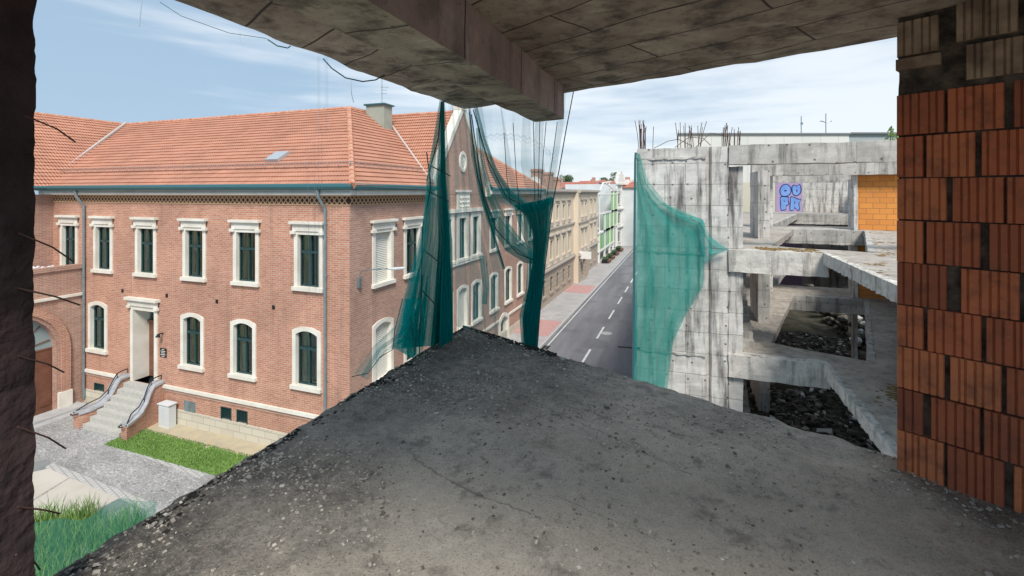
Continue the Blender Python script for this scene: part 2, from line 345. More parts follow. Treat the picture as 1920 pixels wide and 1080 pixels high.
def block_fn(nt, N, L, b, g):
    P = g.outputs['Position']; r = g.outputs['Random Per Island']
    c = ramp(N, L, r, [(0,(.26,.075,.035)),(.5,(.48,.13,.052)),(1,(.56,.185,.075))])
    n = noi(N, L, P, 7, 7, .7); c = mixc(N, L, ramp(N, L, n, [(.48,0.0),(.70,.7)]), c, (.13,.055,.035))
    n2 = noi(N, L, P, 22, 4, .6); c = mixc(N, L, ramp(N, L, n2, [(.62,0.0),(.75,.4)]), c, (.50,.26,.15))
    L(c, b.inputs['Base Color']); bumpn(N, L, b, n, .5, .01)
M['block'] = mat('hollow_clay_block', rough=.85, fn=block_fn)
M['block_pale'] = mat('dusty_pale_block', (.36,.25,.165), .9, col2=(.17,.11,.075), vscale=9, bump=.4)
M['mortar'] = mat('dark_mortar', (.030,.022,.018), 1, col2=(.13,.095,.07), vscale=12, bump=1, bscale=40)
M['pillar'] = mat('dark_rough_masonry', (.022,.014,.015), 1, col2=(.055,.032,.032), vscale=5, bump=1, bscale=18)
M['orange'] = mat('orange_block_wall', rough=.85, fn=lambda nt,N,L,b,g: (L(mixc(N, L, ramp(N, L, noi(N, L, g.outputs['Position'], 1.2, 6, .7), [(.55,0.0),(.7,.6)]), bricktex(N, L, .5, .24, .014, (.66,.27,.055),(.55,.21,.045),(.34,.15,.05)).outputs[0], (.33,.17,.09)), b.inputs['Base Color'])))
def asphalt_fn(nt, N, L, b, g):
    P = g.outputs['Position']; n1 = noi(N, L, P, .8, 6, .6, (1,.12,1)); n2 = noi(N, L, P, 30, 4, .7); n3 = noi(N, L, P, .25, 3)
    c = mixc(N, L, ramp(N, L, n1, [(.38,0.0),(.62,1.0)]), (.135,.135,.148), (.20,.20,.212)); c = mixc(N, L, 1.0, c, ramp(N, L, n2, [(.3,.85),(.7,1.12)]), 'MULTIPLY')
    c = mixc(N, L, ramp(N, L, n3, [(.56,0.0),(.60,.45)]), c, (.105,.105,.115)); L(c, b.inputs['Base Color']); bumpn(N, L, b, n2, .25, .02)
M['asphalt'] = mat('asphalt', rough=.85, fn=asphalt_fn)
M['paint'] = mat('road_paint', (.72,.72,.70), .7, col2=(.55,.55,.54), vscale=5)
M['pave'] = mat('grey_pavers', rough=.85, fn=lambda nt,N,L,b,g: L(mixc(N, L, 1.0, bricktex(N, L, .4, .4, .012, (.44,.42,.41),(.38,.365,.36),(.24,.235,.23)).outputs[0], ramp(N, L, noi(N, L, g.outputs['Position'], .7, 5), [(.3,.85),(.7,1.1)]), 'MULTIPLY'), b.inputs['Base Color']))
M['redpave'] = mat('red_pavers', (.44,.24,.22), .85, col2=(.50,.30,.28), vscale=3)
M['kerb'] = mat('granite_kerb', (.46,.46,.45), .8, col2=(.38,.38,.38), vscale=3)
def cobble_fn(nt, N, L, b, g):
    mp = N('ShaderNodeMapping'); mp.inputs['Scale'].default_value = (.8, 1.35, 1); mp.inputs['Rotation'].default_value = (0,0,.15); L(g.outputs['Position'], mp.inputs[0]); P = mp.outputs[0]; v = N('ShaderNodeTexVoronoi'); v.inputs['Scale'].default_value = 9; v.inputs['Randomness'].default_value = .75; L(P, v.inputs[0])
    e = N('ShaderNodeTexVoronoi'); e.feature = 'DISTANCE_TO_EDGE'; e.inputs['Scale'].default_value = 9; e.inputs['Randomness'].default_value = .75; L(P, e.inputs[0])
    sp = N('ShaderNodeSeparateColor'); L(v.outputs['Color'], sp.inputs[0])
    c = ramp(N, L, sp.outputs[0], [(0,(.32,.32,.32)),(.6,(.39,.39,.39)),(1,(.47,.47,.465))])
    c = mixc(N, L, ramp(N, L, e.outputs['Distance'], [(.02,1.0),(.07,0.0)]), c, (.20,.20,.19))
    c = mixc(N, L, 1.0, c, ramp(N, L, noi(N, L, P, .8, 5), [(.3,.8),(.7,1.2)]), 'MULTIPLY')
    c = mixc(N, L, ramp(N, L, noi(N, L, P, 1.9, 6, .7), [(.6,0.0),(.72,.4)]), c, (.14,.17,.08))
    L(c, b.inputs['Base Color']); bumpn(N, L, b, ramp(N, L, e.outputs['Distance'], [(0,0.0),(.2,1.0)]), .4, .015)
M['cobble'] = mat('grey_setts', rough=.7, fn=cobble_fn)
M['sett'] = mat('pale_edging_setts', rough=.8, fn=lambda nt,N,L,b,g: L(bricktex(N, L, .2, .16, .02, (.52,.51,.49),(.46,.46,.45),(.33,.33,.31), rot=.25).outputs[0], b.inputs['Base Color']))
M['pad'] = mat('pale_concrete_pad', (.50,.46,.40), .9, col2=(.56,.53,.47), vscale=.9, bump=.3)
M['patch'] = mat('grey_asphalt_patch', (.20,.215,.22), .9, col2=(.25,.27,.27), vscale=2)
M['sand'] = mat('yellow_sand', (.50,.42,.28), 1, col2=(.42,.37,.27), vscale=2.5, bump=.6, bscale=12)
M['grass'] = mat('grass_blades', (.09,.20,.035), .8, fn=lambda nt,N,L,b,g: L(ramp(N, L, g.outputs['Random Per Island'], [(0,(.06,.15,.025)),(.6,(.16,.31,.06)),(1,(.30,.40,.13))]), b.inputs['Base Color']))
M['soil'] = mat('lawn_soil', (.12,.23,.04), 1, col2=(.19,.30,.07), vscale=4)
M['ground'] = mat('town_ground', (.24,.24,.22), 1, col2=(.18,.2,.16), vscale=.05)
M['tan'] = mat('beige_render', (.66,.55,.42), .9, col2=(.72,.61,.48), vscale=.3)
M['tan_dk'] = mat('brown_grey_ground_floor_render', rough=.9, fn=lambda nt,N,L,b,g: L(bricktex(N, L, 1.2, .42, .03, (.40,.33,.26),(.44,.36,.29),(.26,.21,.17)).outputs[0], b.inputs['Base Color']))
M['cornice'] = mat('cornice_stone', (.50,.44,.37), .9)  # plain brown-grey stone, darker than the wall render
M['pale_bld'] = mat('pale_grey_render', (.60,.62,.62), .85, col2=(.68,.70,.70), vscale=.5)
M['green_glass'] = mat('green_glass_louvre', (.20,.46,.12), .3, col2=(.32,.60,.22), vscale=1.2)
M['bluegrey'] = mat('blue_grey_glazing', (.30,.42,.46), .25, col2=(.5,.6,.62), vscale=.6)
M['redroof'] = mat('distant_red_roof', (.46,.17,.12), .9, col2=(.52,.23,.17), vscale=.6)
M['bark'] = mat('bark', (.10,.08,.06), 1)
M['leaf'] = mat('distant_leaves', (.05,.10,.035), .9, fn=lambda nt,N,L,b,g: L(ramp(N, L, g.outputs['Random Per Island'], [(0,(.025,.055,.025)),(1,(.10,.17,.06))]), b.inputs['Base Color']))
M['offwhite'] = mat('off_white_cladding', (.66,.65,.60), .8, col2=(.60,.60,.56), vscale=.15)
M['moss'] = mat('ochre_moss', (.13,.085,.03), 1, col2=(.26,.17,.06), vscale=6, bump=1, bscale=30)
def net_mat(name, col, a0, a1, sc=26, tr=.5):
    def fn(nt, N, L, b, g):
        out = nt.nodes['Material Output']; t = N('ShaderNodeBsdfTransparent'); d = N('ShaderNodeBsdfDiffuse'); d.inputs[0].default_value = (*col,1)
        tl = N('ShaderNodeBsdfTranslucent'); tl.inputs[0].default_value = (*col,1)
        m1 = N('ShaderNodeMixShader'); m1.inputs[0].default_value = tr; L(d.outputs[0], m1.inputs[1]); L(tl.outputs[0], m1.inputs[2])
        uv = N('ShaderNodeUVMap')
        s = noi(N, L, uv.outputs[0], sc, 5, .6, (1, .06, 1)); f = ramp(N, L, s, [(.35, a0), (.68, a1)])
        m2 = N('ShaderNodeMixShader'); L(f, m2.inputs[0]); L(t.outputs[0], m2.inputs[1]); L(m1.outputs[0], m2.inputs[2]); L(m2.outputs[0], out.inputs[0])
    return mat(name, fn=fn)
M['net'] = net_mat('green_safety_net', (.005,.45,.42), .26, .60)
M['net_thin'] = net_mat('single_layer_net', (.01,.50,.46), .16, .40)
M['net_sheer'] = net_mat('sheer_stretched_net', (.10,.42,.42), .08, .22)
M['net_dark'] = net_mat('bundled_net', (.004,.32,.31), .52, .86)
M['net_wall'] = net_mat('net_on_wall', (.035,.42,.36), .50, .74, 7)
M['rope'] = mat('green_black_rope', (.01,.07,.07), .9)
M['thread'] = mat('pale_net_thread', (.42,.56,.62), .9)

# ================================================================== SETTING: ground, road, pavement
GZ = -10.3
m = MB(); m.face([(-900,-120,GZ-.16),(900,-120,GZ-.16),(900,1800,GZ-.16),(-900,1800,GZ-.16)]); struct(m.build('ground', M['ground']))
m = MB(); m.box(-9.05,-2.8,-40,420,GZ-.30,GZ-.12); struct(m.build('road', M['asphalt']))
m = MB(); m.box(-12.3,-9.2,-40,420,GZ-.3,GZ); struct(m.build('pavement', M['pave']))
m = MB(); m.box(-2.65,3.0,-40,13.8,GZ-.3,GZ); m.box(-2.65,-1.45,13.8,420,GZ-.3,GZ); struct(m.build('pavement', M['pave']))
m = MB(); m.box(-9.2,-9.05,-40,420,GZ-.3,GZ+.005); m.box(-2.8,-2.65,-40,420,GZ-.3,GZ+.005); struct(m.build('kerb', M['kerb']))
m = MB()
for (x, y) in ((1022,615), (1103,543)):
    a = onz(x, y, GZ); m.box(-12.0,-9.25,a[1]-2.0,a[1]+2.2,GZ+.0,GZ+.006)
struct(m.build('red_paving', M['redpave']))
m = MB()
y0 = onz(1094, 673, GZ)[1]
for k in range(-5, 30):
    q = y0-.8+k*5.6; m.box(-6.0,-5.86,q,q+3.1,GZ-.12,GZ-.112)
m.box(-8.85,-8.77,-30,420,GZ-.12,GZ-.113)
struct(m.build('road_markings', M['paint']))
m = MB(); a = onz(1137, 622, GZ)
m.prism([(a[0]+.42*math.cos(i*.3927), a[1]+.42*math.sin(i*.3927)) for i in range(16)], GZ-.12, GZ-.108)
m.prism([(a[0]+.30*math.cos(i*.3927), a[1]+.30*math.sin(i*.3927)) for i in range(16)], GZ-.108, GZ-.10)
tag(m.build('manhole_cover', M['kerb']), 'round pale manhole cover in the road beside the dashed centre line', 'manhole cover')
m = MB(); a = onz(1021, 648, GZ)
for k in range(6): m.box(-9.02,-8.6,a[1]-.4+k*.14,a[1]-.32+k*.14,GZ-.12,GZ-.10)
tag(m.build('drain_grate', M['black']), 'dark slotted drain grate against the left kerb of the road', 'drain')
# courtyard in front of the brick building
m = MB(); m.box(-48,-12.3,-14,14.8,GZ-.14,GZ-.01); struct(m.build('courtyard_cobbles', M['cobble']))
def gpoly(pts): return [onz(x, y, GZ) for x, y in pts]
m = MB(); m.prism(gpoly([(20,1010),(20,895),(97,877),(129,896),(60,938)]), GZ-.01, GZ+.004); m.prism(gpoly([(20,1040),(20,960),(62,940),(131,897),(232,929),(140,978)]), GZ-.01, GZ+.006)
struct(m.build('concrete_pads', M['pad']))
m = MB(); m.prism(gpoly([(140,980),(234,930),(248,934),(205,968),(165,1040),(60,1060)]), GZ-.01, GZ+.003); m.prism(gpoly([(60,890),(60,866),(92,862),(98,870)]), GZ-.01, GZ+.003); struct(m.build('asphalt_patch', M['patch']))
m = MB(); m.prism(gpoly([(84,876),(98,868),(290,945),(276,957)]), GZ-.01, GZ+.008); m.prism(gpoly([(205,833),(220,826),(390,888),(375,897)]), GZ-.01, GZ+.008)
struct(m.build('edging_setts', M['sett']))
m = MB(); m.box(-22.2,-12.35,13.75,14.8,GZ-.01,GZ+.02); struct(m.build('sand_strip', M['sand'], rough=(.4,.03,2)))
m = MB(); m.box(-22.3,-12.35,12.55,13.85,GZ-.01,GZ+.03); struct(m.build('lawn_soil', M['soil']))
def blades(mb, n, rx, ry, h, w, base):
    for _ in range(n):
        x = random.uniform(*rx); y = random.uniform(*ry); a = random.random()*6.28; hh = h*random.uniform(.5,1.2); l = hh*random.uniform(.1,.6)
        dx, dy = math.cos(a)*w, math.sin(a)*w; b = random.random()*6.28
        e = noise.noise(Vector((x*.9, y*.9, 0)))
        hh *= 1+.7*e
        mx, my = x+math.cos(b)*l*.4, y+math.sin(b)*l*.4
        mb.grp([(x-dx,y-dy,base),(x+dx,y+dy,base),(mx+dx*.7,my+dy*.7,base+hh*.6),(mx-dx*.7,my-dy*.7,base+hh*.6),(x+math.cos(b)*l,y+math.sin(b)*l,base+hh)], [(0,1,2,3),(3,2,4)])
m = MB(); blades(m, 14000, (-22.3,-12.4), (12.5,13.95), .06, .012, GZ+.03)
for _ in range(300): 
    pass
tag(struct(m.build('lawn', M['grass']), 'stuff'), 'short green lawn strip in front of the brick building', 'grass')
m = MB()
c = onz(120, 1040, GZ)
for k in range(70):
    s = onz(random.uniform(30,300), random.uniform(985,1110), GZ)
    if (s[0]+s[1]*.0) is None: continue
    blades(m, 70, (s[0]-.45,s[0]+.45), (s[1]-.45,s[1]+.45), .62, .012, GZ)
tag(struct(m.build('tall_weeds', M['grass']), 'stuff'), 'tall green weeds growing at the edge of the courtyard', 'weeds')

# ================================================================== facade helpers
def frame_q(q0): return lambda a, o, z: (a, q0-o, z)     # wall facing the camera side (-y)
def frame_p(p0): return lambda a, o, z: (p0+o, a, z)     # wall facing the street (+x)
def lbox(mb, fn, a0, a1, o0, o1, z0, z1):
    mb.extr([(a0,z0),(a1,z0),(a1,z1),(a0,z1)], fn, o0, o1)
def wall(mb, fn, a0, a1, z0, z1, holes):
    As = sorted({a0, a1} | {h[0] for h in holes} | {h[1] for h in holes}); Zs = sorted({z0, z1} | {h[2] for h in holes} | {h[3] for h in holes})
    As = [a for a in As if a0 <= a <= a1]; Zs = [z for z in Zs if z0 <= z <= z1]
    for i in range(len(As)-1):
        for j in range(len(Zs)-1):
            ca, cz = (As[i]+As[i+1])/2, (Zs[j]+Zs[j+1])/2
            if any(h[0] < ca < h[1] and h[2] < cz < h[3] for h in holes): continue
            mb.face([fn(As[i],0,Zs[j]), fn(As[i+1],0,Zs[j]), fn(As[i+1],0,Zs[j+1]), fn(As[i],0,Zs[j+1])])
def arc(w, z0, zs, rise, n=8, cx=0):
    """open profile: bottom left, up, segmental arch, down to bottom right"""
    pts = [(cx-w, z0)]
    for i in range(n+1):
        t = i/n*2-1; pts.append((cx+w*t, zs+rise*(1-t*t)))
    return pts+[(cx+w, z0)]
def window(root, fn, a, zb, zt, w, style='square', blind=False, detail=True, curt=True, sur='plaster', outer=.18, name='window'):
    """window with glass from zb to zt, half width w. returns the wall opening"""
    rise = {'square': 0, 'arch': .16, 'round': w}[style]
    zs = zt-rise
    s = MB()
    inn = arc(w, zb, zs, rise, 8, a); ou = arc(w+outer, zb-.02, zs+outer*.9, rise*1.05, 8, a)
    s.ring(inn, ou, fn, -.26, .045)
    lbox(s, fn, a-w-outer-.05, a+w+outer+.05, -.26, .13, zb-.15, zb)               # sill
    if style == 'square' and detail:
        h = zt+outer*.9
        lbox(s, fn, a-w-outer-.04, a+w+outer+.04, .046, .09, h-.02, h+.26)          # frieze
        lbox(s, fn, a-w-outer-.13, a+w+outer+.13, .0, .20, h+.26, h+.36)            # crown
        for sg in (-1, 1): lbox(s, fn, a+sg*(w+outer+.12), a+sg*(w+outer-.12), .02, .14, h-.14, h-.02)
        for k in range(6): lbox(s, fn, a-w*.9+k*w*1.8/5-.05, a-w*.9+k*w*1.8/5+.05, .09, .097, h+.06, h+.15)
    wo = s.build(name, M[sur], root)
    f = MB()
    if blind:
        f.extr(arc(w-.002, zb, zs, rise, 8, a), fn, -.2, -.16); f.build('blind', M['shutter'], wo)
        return (a-w, a+w, zb, zt)
    t = .055
    f.ring(arc(w-t, zb+t, zs-t*.5, rise, 8, a), arc(w, zb, zs, rise, 8, a), fn, -.20, -.12)
    lbox(f, fn, a-w, a+w, -.2, -.12, zb, zb+t+.01)
    zm = zb+(zt-zb)*.66
    lbox(f, fn, a-w+t, a+w-t, -.205, -.10, zm-.05, zm+.05)
    lbox(f, fn, a-.035, a+.035, -.20, -.11, zb+t, zm-.05)
    if w > .35: lbox(f, fn, a-.025, a+.025, -.20, -.115, zm+.05, zt-t)
    f.build('window_frame', M['frame'], wo)
    g = MB(); g.face([fn(a-w,-.17,zb), fn(a+w,-.17,zb), fn(a+w,-.17,zt), fn(a-w,-.17,zt)]); g.build('pane', M['glass'], wo)
    if curt:
        c = MB()
        for (c0, c1) in ((a-w, a-w*random.uniform(.05,.35)), (a+w*random.uniform(.05,.35), a+w)):
            n = 10; pts = [fn(c0+(c1-c0)*i/n, -.34-.04*math.sin(i*2.1), 0) for i in range(n+1)]
            for i in range(n): c.face([(pts[i][0],pts[i][1],zb),(pts[i+1][0],pts[i+1][1],zb),(pts[i+1][0],pts[i+1][1],zt),(pts[i][0],pts[i][1],zt)])
        c.build('curtain', M['curtain'], wo)
    return (a-w, a+w, zb, zt)
def roof_slope(mb, A, B, C, Dd, n, lift=.05):
    """rows of overlapping tiles from eave A-B up to ridge D-C; every row really steps"""
    A, B, C, Dd = map(Vector, (A, B, C, Dd)); nn = (B-A).cross(Dd-A)
    if nn.length < 1e-6: nn = (B-A).cross(C-A)
    nn.normalize()
    if nn.z < 0: nn = -nn
    e = (B-A).normalized()
    for j in range(n):
        t0, t1 = j/n, (j+1)/n
        p0, p1 = A.lerp(Dd, t0), B.lerp(C, t0); p2, p3 = B.lerp(C, t1), A.lerp(Dd, t1)
        uv = lambda p, v: ((p-A).dot(e), j+v)
        a, b = p0+nn*lift, p1+nn*lift; c, d = p2+nn*.005, p3+nn*.005
        mb.face([a, b, c, d], [uv(a,.1), uv(b,.1), uv(c,.9), uv(d,.9)])
        mb.face([p0-nn*.01, p1-nn*.01, b, a], [uv(p0,.02), uv(p1,.02), uv(b,.08), uv(a,.08)])
def ridge(mb, A, B, r=.13, step=.42):
    A, B = Vector(A), Vector(B); L_ = (B-A).length; n = max(1, int(L_/step)); d = (B-A)/n
    for i in range(n):
        p = A+d*i; mb.tube([p, p+d*1.12], [r*1.1, r*.85], 7)

# ================================================================== BRICK BUILDING
P0, Q0, Q1 = -11.94, 14.8, 39.7
bb = thing('brick_building', 'long red brick building with orange tiled hipped roof, street gable and cream window surrounds', 'building', (-22, 20, GZ))
fq, fp = frame_q(Q0), frame_p(P0)
holes = []
for x in (128, 192, 272, 363, 460, 577): holes.append(window(bb, fq, onq(x+2, Q0), -3.72, -1.66, .53))
for x in (184, 361, 456.5, 575.5): holes.append(window(bb, fq, onq(x, Q0), -7.62, -5.45, .53, 'arch'))
# entrance
dx = onq(271, Q0); dw = .72
holes.append((dx-dw, dx+dw, -8.78, -5.45))
s = MB(); s.ring([(dx-dw,-8.78),(dx-dw,-5.45),(dx+dw,-5.45),(dx+dw,-8.78)], [(dx-dw-.2,-8.78),(dx-dw-.2,-5.25),(dx+dw+.2,-5.25),(dx+dw+.2,-8.78)], fq, -.75, .06)
lbox(s, fq, dx-dw-.28, dx+dw+.28, .061, .12, -5.25, -4.98); lbox(s, fq, dx-dw-.36, dx+dw+.36, 0, .24, -4.98, -4.86)
for k in range(8): lbox(s, fq, dx-.8+k*.21, dx-.69+k*.21, .12, .13, -5.17, -5.06)
for sg in (-1, 1): lbox(s, fq, dx+sg*(dw+.1), dx+sg*(dw+.32), .03, .16, -5.36, -5.25)
do = s.build('doorway', M['plaster'], bb)
s = MB(); lbox(s, fq, dx-dw, dx+dw, -.74, -.66, -8.78, -6.15); lbox(s, fq, dx-dw, dx+dw, -.68, -.58, -6.2, -6.08)
for k in range(2):
    for z in (-8.5, -7.4): lbox(s, fq, dx-.58+k*.66, dx-.08+k*.66, -.66, -.64, z, z+.9)
s.build('door', M['wood'], do)
s = MB(); lbox(s, fq, dx-dw, dx+dw, -.72, -.70, -6.08, -5.45); s.build('pane', M['glass'], do)
s = MB(); s.tube([fq(dx+.02,-.63,-7.5), fq(dx+.02,-.57,-7.5), fq(dx+.14,-.57,-7.5)], .015); s.build('handle', M['black'], do)
# small cellar openings of the plinth
for x, y, w, st in ((356,772,.32,'shutter'), (424,782,.27,'grille'), (454,788,.27,'grille'), (186,735,.34,'arch')):
    a = onq(x, Q0); z = zat(y, a, Q0); hh = .38 if st != 'shutter' else .42
    holes.append((a-w, a+w, z-hh, z+hh)); s = MB()
    s.ring([(a-w,z-hh),(a-w,z+hh),(a+w,z+hh),(a+w,z-hh)], [(a-w-.04,z-hh-.04),(a-w-.04,z+hh+.04),(a+w+.04,z+hh+.04),(a+w+.04,z-hh-.04)], fq, -.15, .012, True)
    o = s.build('cellar_window', M['zinc'] if st == 'shutter' else M['frame'], bb); g = MB()
    if st == 'shutter':
        lbox(g, fq, a-w, a-.01, -.02, .03, z-hh, z+hh); lbox(g, fq, a+.01, a+w, -.02, .03, z-hh, z+hh); g.build('shutter', M['zinc'], o)
    else:
        lbox(g, fq, a-w, a+w, -.14, -.12, z-hh, z+hh)
        for k in range(7): lbox(g, fq, a-w+.04+k*w*.3, a-w+.06+k*w*.3, -.06, -.03, z-hh, z+hh)
        g.build('grille', M['frame'], o)
PL = -31.0
s = MB(); wall(s, fq, PL, P0, -9.65, -.1, holes); s.build('courtyard_wall', M['brick'], bb)
s = MB(); lbox(s, fq, -22.1, P0+.02, -.2, .05, -10.4, -9.65); lbox(s, fp, Q0-.02, Q1, -.2, .05, -10.4, -9.75); lbox(s, fq, PL, -22.1, -.2, .03, -10.4, -9.65)
s.build('plinth', M['stone'], bb)
s = MB(); lbox(s, fq, PL, dx-dw-.3, 0, .09, -8.80, -8.66); lbox(s, fq, dx+dw+.3, P0+.09, 0, .09, -8.80, -8.66)
s.build('base_moulding', M['plaster'], bb)
s = MB(); lbox(s, fq, PL, dx-1.2, 0, .035, -8.95, -8.80); lbox(s, fq, dx+1.2, P0+.03, 0, .035, -8.95, -8.80); s.build('brick_base_course', M['brick_dark'], bb)
# street side
holes = []
for q, bl in ((16.9,1), (19.2,0), (29.2,0), (31.9,0), (34.6,0), (37.2,0)): holes.append(window(bb, fp, q, -3.75, -1.66, .55, blind=bool(bl)))
for q, bl in ((16.9,1), (19.2,0), (22.6,1), (24.5,1), (26.4,0), (29.2,0), (31.9,0), (34.5,0), (37.2,0)):
    holes.append(window(bb, fp, q, -7.75, -5.45, .55, 'arch', blind=bool(bl)))
for q, w in ((22.7,.42), (24.5,.45), (26.3,.42)): holes.append(window(bb, fp, q, -3.75, -1.45, w, detail=False, outer=.30))
s = MB()   # joint crown of the triple window with ornament panel
lbox(s, fp, 21.9, 27.1, 0, .16, -1.12, -.92); lbox(s, fp, 21.95, 27.05, 0, .10, -4.05, -3.92)
s.build('triple_window_crown', M['plaster'], bb); s = MB(); lbox(s, fp, 23.75, 25.25, 0, .12, -.92, .02); lbox(s, fp, 23.65, 25.35, 0, .20, .02, .14)
for k in range(4):
    for j in range(3):
        c = fp(24.02+k*.32, .12, -.76+j*.25); s.rock((c[0], c[1], c[2]-.02), .10, .8)
s.build('gable_ornament', M['plaster'], bb); s = MB()
s.ring([(24.5+.3*math.cos(i*.5236), 1.75+.42*math.sin(i*.5236)) for i in range(12)], [(24.5+.46*math.cos(i*.5236), 1.75+.60*math.sin(i*.5236)) for i in range(12)], fp, -.2, .07, True)
s.build('round_window_surround', M['plaster'], bb)
s = MB(); s.extr([(24.5+.3*math.cos(i*.5236), 1.75+.42*math.sin(i*.5236)) for i in range(12)], fp, -.05, .02); s.build('round_blind_window', M['shutter'], bb)
holes.append((30.3, 31.7, -10.3, -8.75))
s = MB(); s.ring(arc(.7,-10.3,-9.0,.35,8,31.0), arc(.95,-10.3,-8.8,.4,8,31.0), fp, -.4, .08); o = s.build('street_doorway', M['plaster'], bb)
s = MB(); lbox(s, fp, 30.3, 31.7, -.38, -.33, -10.3, -8.7); lbox(s, fp, 30.98, 31.02, -.33, -.30, -10.3, -8.8); s.build('door', M['black'], o)
s = MB(); wall(s, fp, Q0, Q1, -9.75, -.1, holes)
GQ, GW, GZt = 24.5, 3.75, 4.75
s.extr([(GQ-GW,-.12),(GQ+GW,-.12),(GQ+GW-.3,.45),(GQ,GZt),(GQ-GW+.3,.45)], fp, -.35, .0)
s.build('street_wall', M['brick_dark'], bb)
s = MB(); lbox(s, fp, Q0-.09, 30.0, 0, .09, -8.80, -8.66); lbox(s, fp, 32.0, Q1, 0, .09, -8.80, -8.66); s.build('base_moulding', M['plaster'], bb)
s = MB()
for sg in (-1, 1):
    s.extr([(GQ+sg*GW*1.02,.2),(GQ+sg*(GW-.38)*1.02,.2),(GQ,GZt-.1),(GQ,GZt+.32)][::sg], fp, -.4, .09)
    lbox(s, fp, GQ+sg*(GW-.45), GQ+sg*(GW+.12), -.4, .16, -.25, .65)
lbox(s, fp, GQ-.32, GQ+.32, -.42, .14, GZt-.05, GZt+.4); lbox(s, fp, GQ-.42, GQ+.42, -.45, .2, GZt+.4, GZt+.5)
s.build('gable_coping', M['plaster'], bb)
s = MB(); s.box(P0-.6, P0-.9, Q0+1, Q1-1, -10.3, -.3); s.box(PL, P0-.95, Q0+.75, Q0+.85, -10.3, -.3); s.box(PL, P0-1, Q0+1.0, Q1-.2, -.35, -.3); s.build('interior', M['room'], bb)
s = MB(); wall(s, frame_q(Q1), PL, P0, -10.3, 0, []); wall(s, frame_q(-99), 0, 0, 0, 0, []) ; s.build('far_wall', M['brick_dark'], bb)
# lattice frieze
s = MB()
FRM = mat('yellow_frieze_brick', (.52,.33,.19), .85); FRD = mat('frieze_gap_shade', (.06,.03,.025), .9)
for fn, a0, a1 in ((fq, PL, P0), (fp, Q0, 20.5), (fp, 28.5, Q1)):
    s = MB(); lbox(s, fn, a0, a1, 0, .006, -.45, -.16); s.build('frieze_backing', FRD, bb)  # flat dark strip on the wall; shade of the lattice gaps painted in
    s = MB(); lbox(s, fn, a0, a1, 0, .03, -.16, -.10); lbox(s, fn, a0, a1, 0, .03, -.50, -.45)
    n = int((a1-a0)/.24)
    for k in range(n):
        a = a0+k*.24
        for sg in (0, 1):
            b0, b1 = (a, a+.24) if sg else (a+.24, a)
            s.extr([(b0-.03,-.45),(b0+.03,-.45),(b1+.03,-.16),(b1-.03,-.16)], fn, .0, .028-.006*sg)
    s.build('lattice_frieze', FRM, bb)
# eaves + gutters
EZ = .22
s = MB(); lbox(s, fq, PL, P0+.3, 0, .30, -.10, EZ-.10); lbox(s, fp, Q0+.01, 20.75, 0, .32, -.101, EZ-.099); lbox(s, fp, 28.25, Q1+.2, 0, .34, -.10, EZ-.10)
s.build('eave_board', M['plaster'], bb)
s = MB()
for path in ([(PL, Q0-.40, EZ), (P0+.42, Q0-.40, EZ), (P0+.42, 20.8, EZ)], [(P0+.42, 28.2, EZ), (P0+.42, Q1+.3, EZ)]):
    s.tube(path, .125, 8)
s.build('gutter', M['gutter'], bb)
s = MB(); lbox(s, fq, PL, P0+.25, .305, .33, EZ-.22, EZ-.17); s.build('gutter_edge', M['zinc'], bb)
# roofs
AP = (-17.3, 21.4, 4.62); AP2 = (-17.3, 33.1, 4.62); VL = (-35.8, 21.4, 4.62)
E0 = (P0+.45, Q0-.42, EZ+.03); E1 = (P0+.45, Q1+.4, EZ+.03); EL = (-30.4, Q0-.42, EZ+.03)
s = MB(); roof_slope(s, EL, E0, AP, VL, 23); 
MID = (-17.3, GQ, 4.62)
roof_slope(s, E0, (P0+.45, GQ-GW-.05, EZ+.03), MID, AP, 23); roof_slope(s, (P0+.45, GQ+GW+.05, EZ+.03), E1, AP2, MID, 23)
roof_slope(s, E1, (-30, Q1+.4, EZ), (-30, 33.1, 4.6), AP2, 23)
gq0, gq1 = GQ-GW+.25, GQ+GW-.25
roof_slope(s, (-18.5, gq0, EZ+.1), (P0-.3, gq0, EZ+.1), (P0-.3, GQ, 4.60), (-18.5, GQ, 4.60), 23)
roof_slope(s, (P0-.3, gq1, EZ+.1), (-18.5, gq1, EZ+.1), (-18.5, GQ, 4.60), (P0-.3, GQ, 4.60), 23)
s.build('tiled_roof', M['tile'], bb)
s = MB(); ridge(s, E0, AP); ridge(s, AP, VL, .11); ridge(s, AP, AP2); ridge(s, E1, AP2); ridge(s, (P0-.3,GQ,4.62), (-17.5,GQ,4.62), .11); s.build('ridge_tiles', M['tile_plain'], bb)
s = MB()
vz = Vector(EL); s.tube([vz+Vector((0,0,.16)), Vector(VL)+Vector((0,0,.12))], .09, 5)
FLS = mat('pale_lead_flashing', (.50,.44,.40), .6); s.build('valley_flashing', FLS, bb); s = MB()
s.tube([(P0+.1,gq0-.1,EZ+.25), (-16.3, GQ-.6, 4.0)], .07, 5); s.build('valley_flashing', FLS, bb); s = MB(); s.tube([Vector(E1)+Vector((.02,.12,.1)), Vector(AP2)+Vector((.05,.12,.1))], .08, 5)
s.build('hip_flashing', FLS, bb)
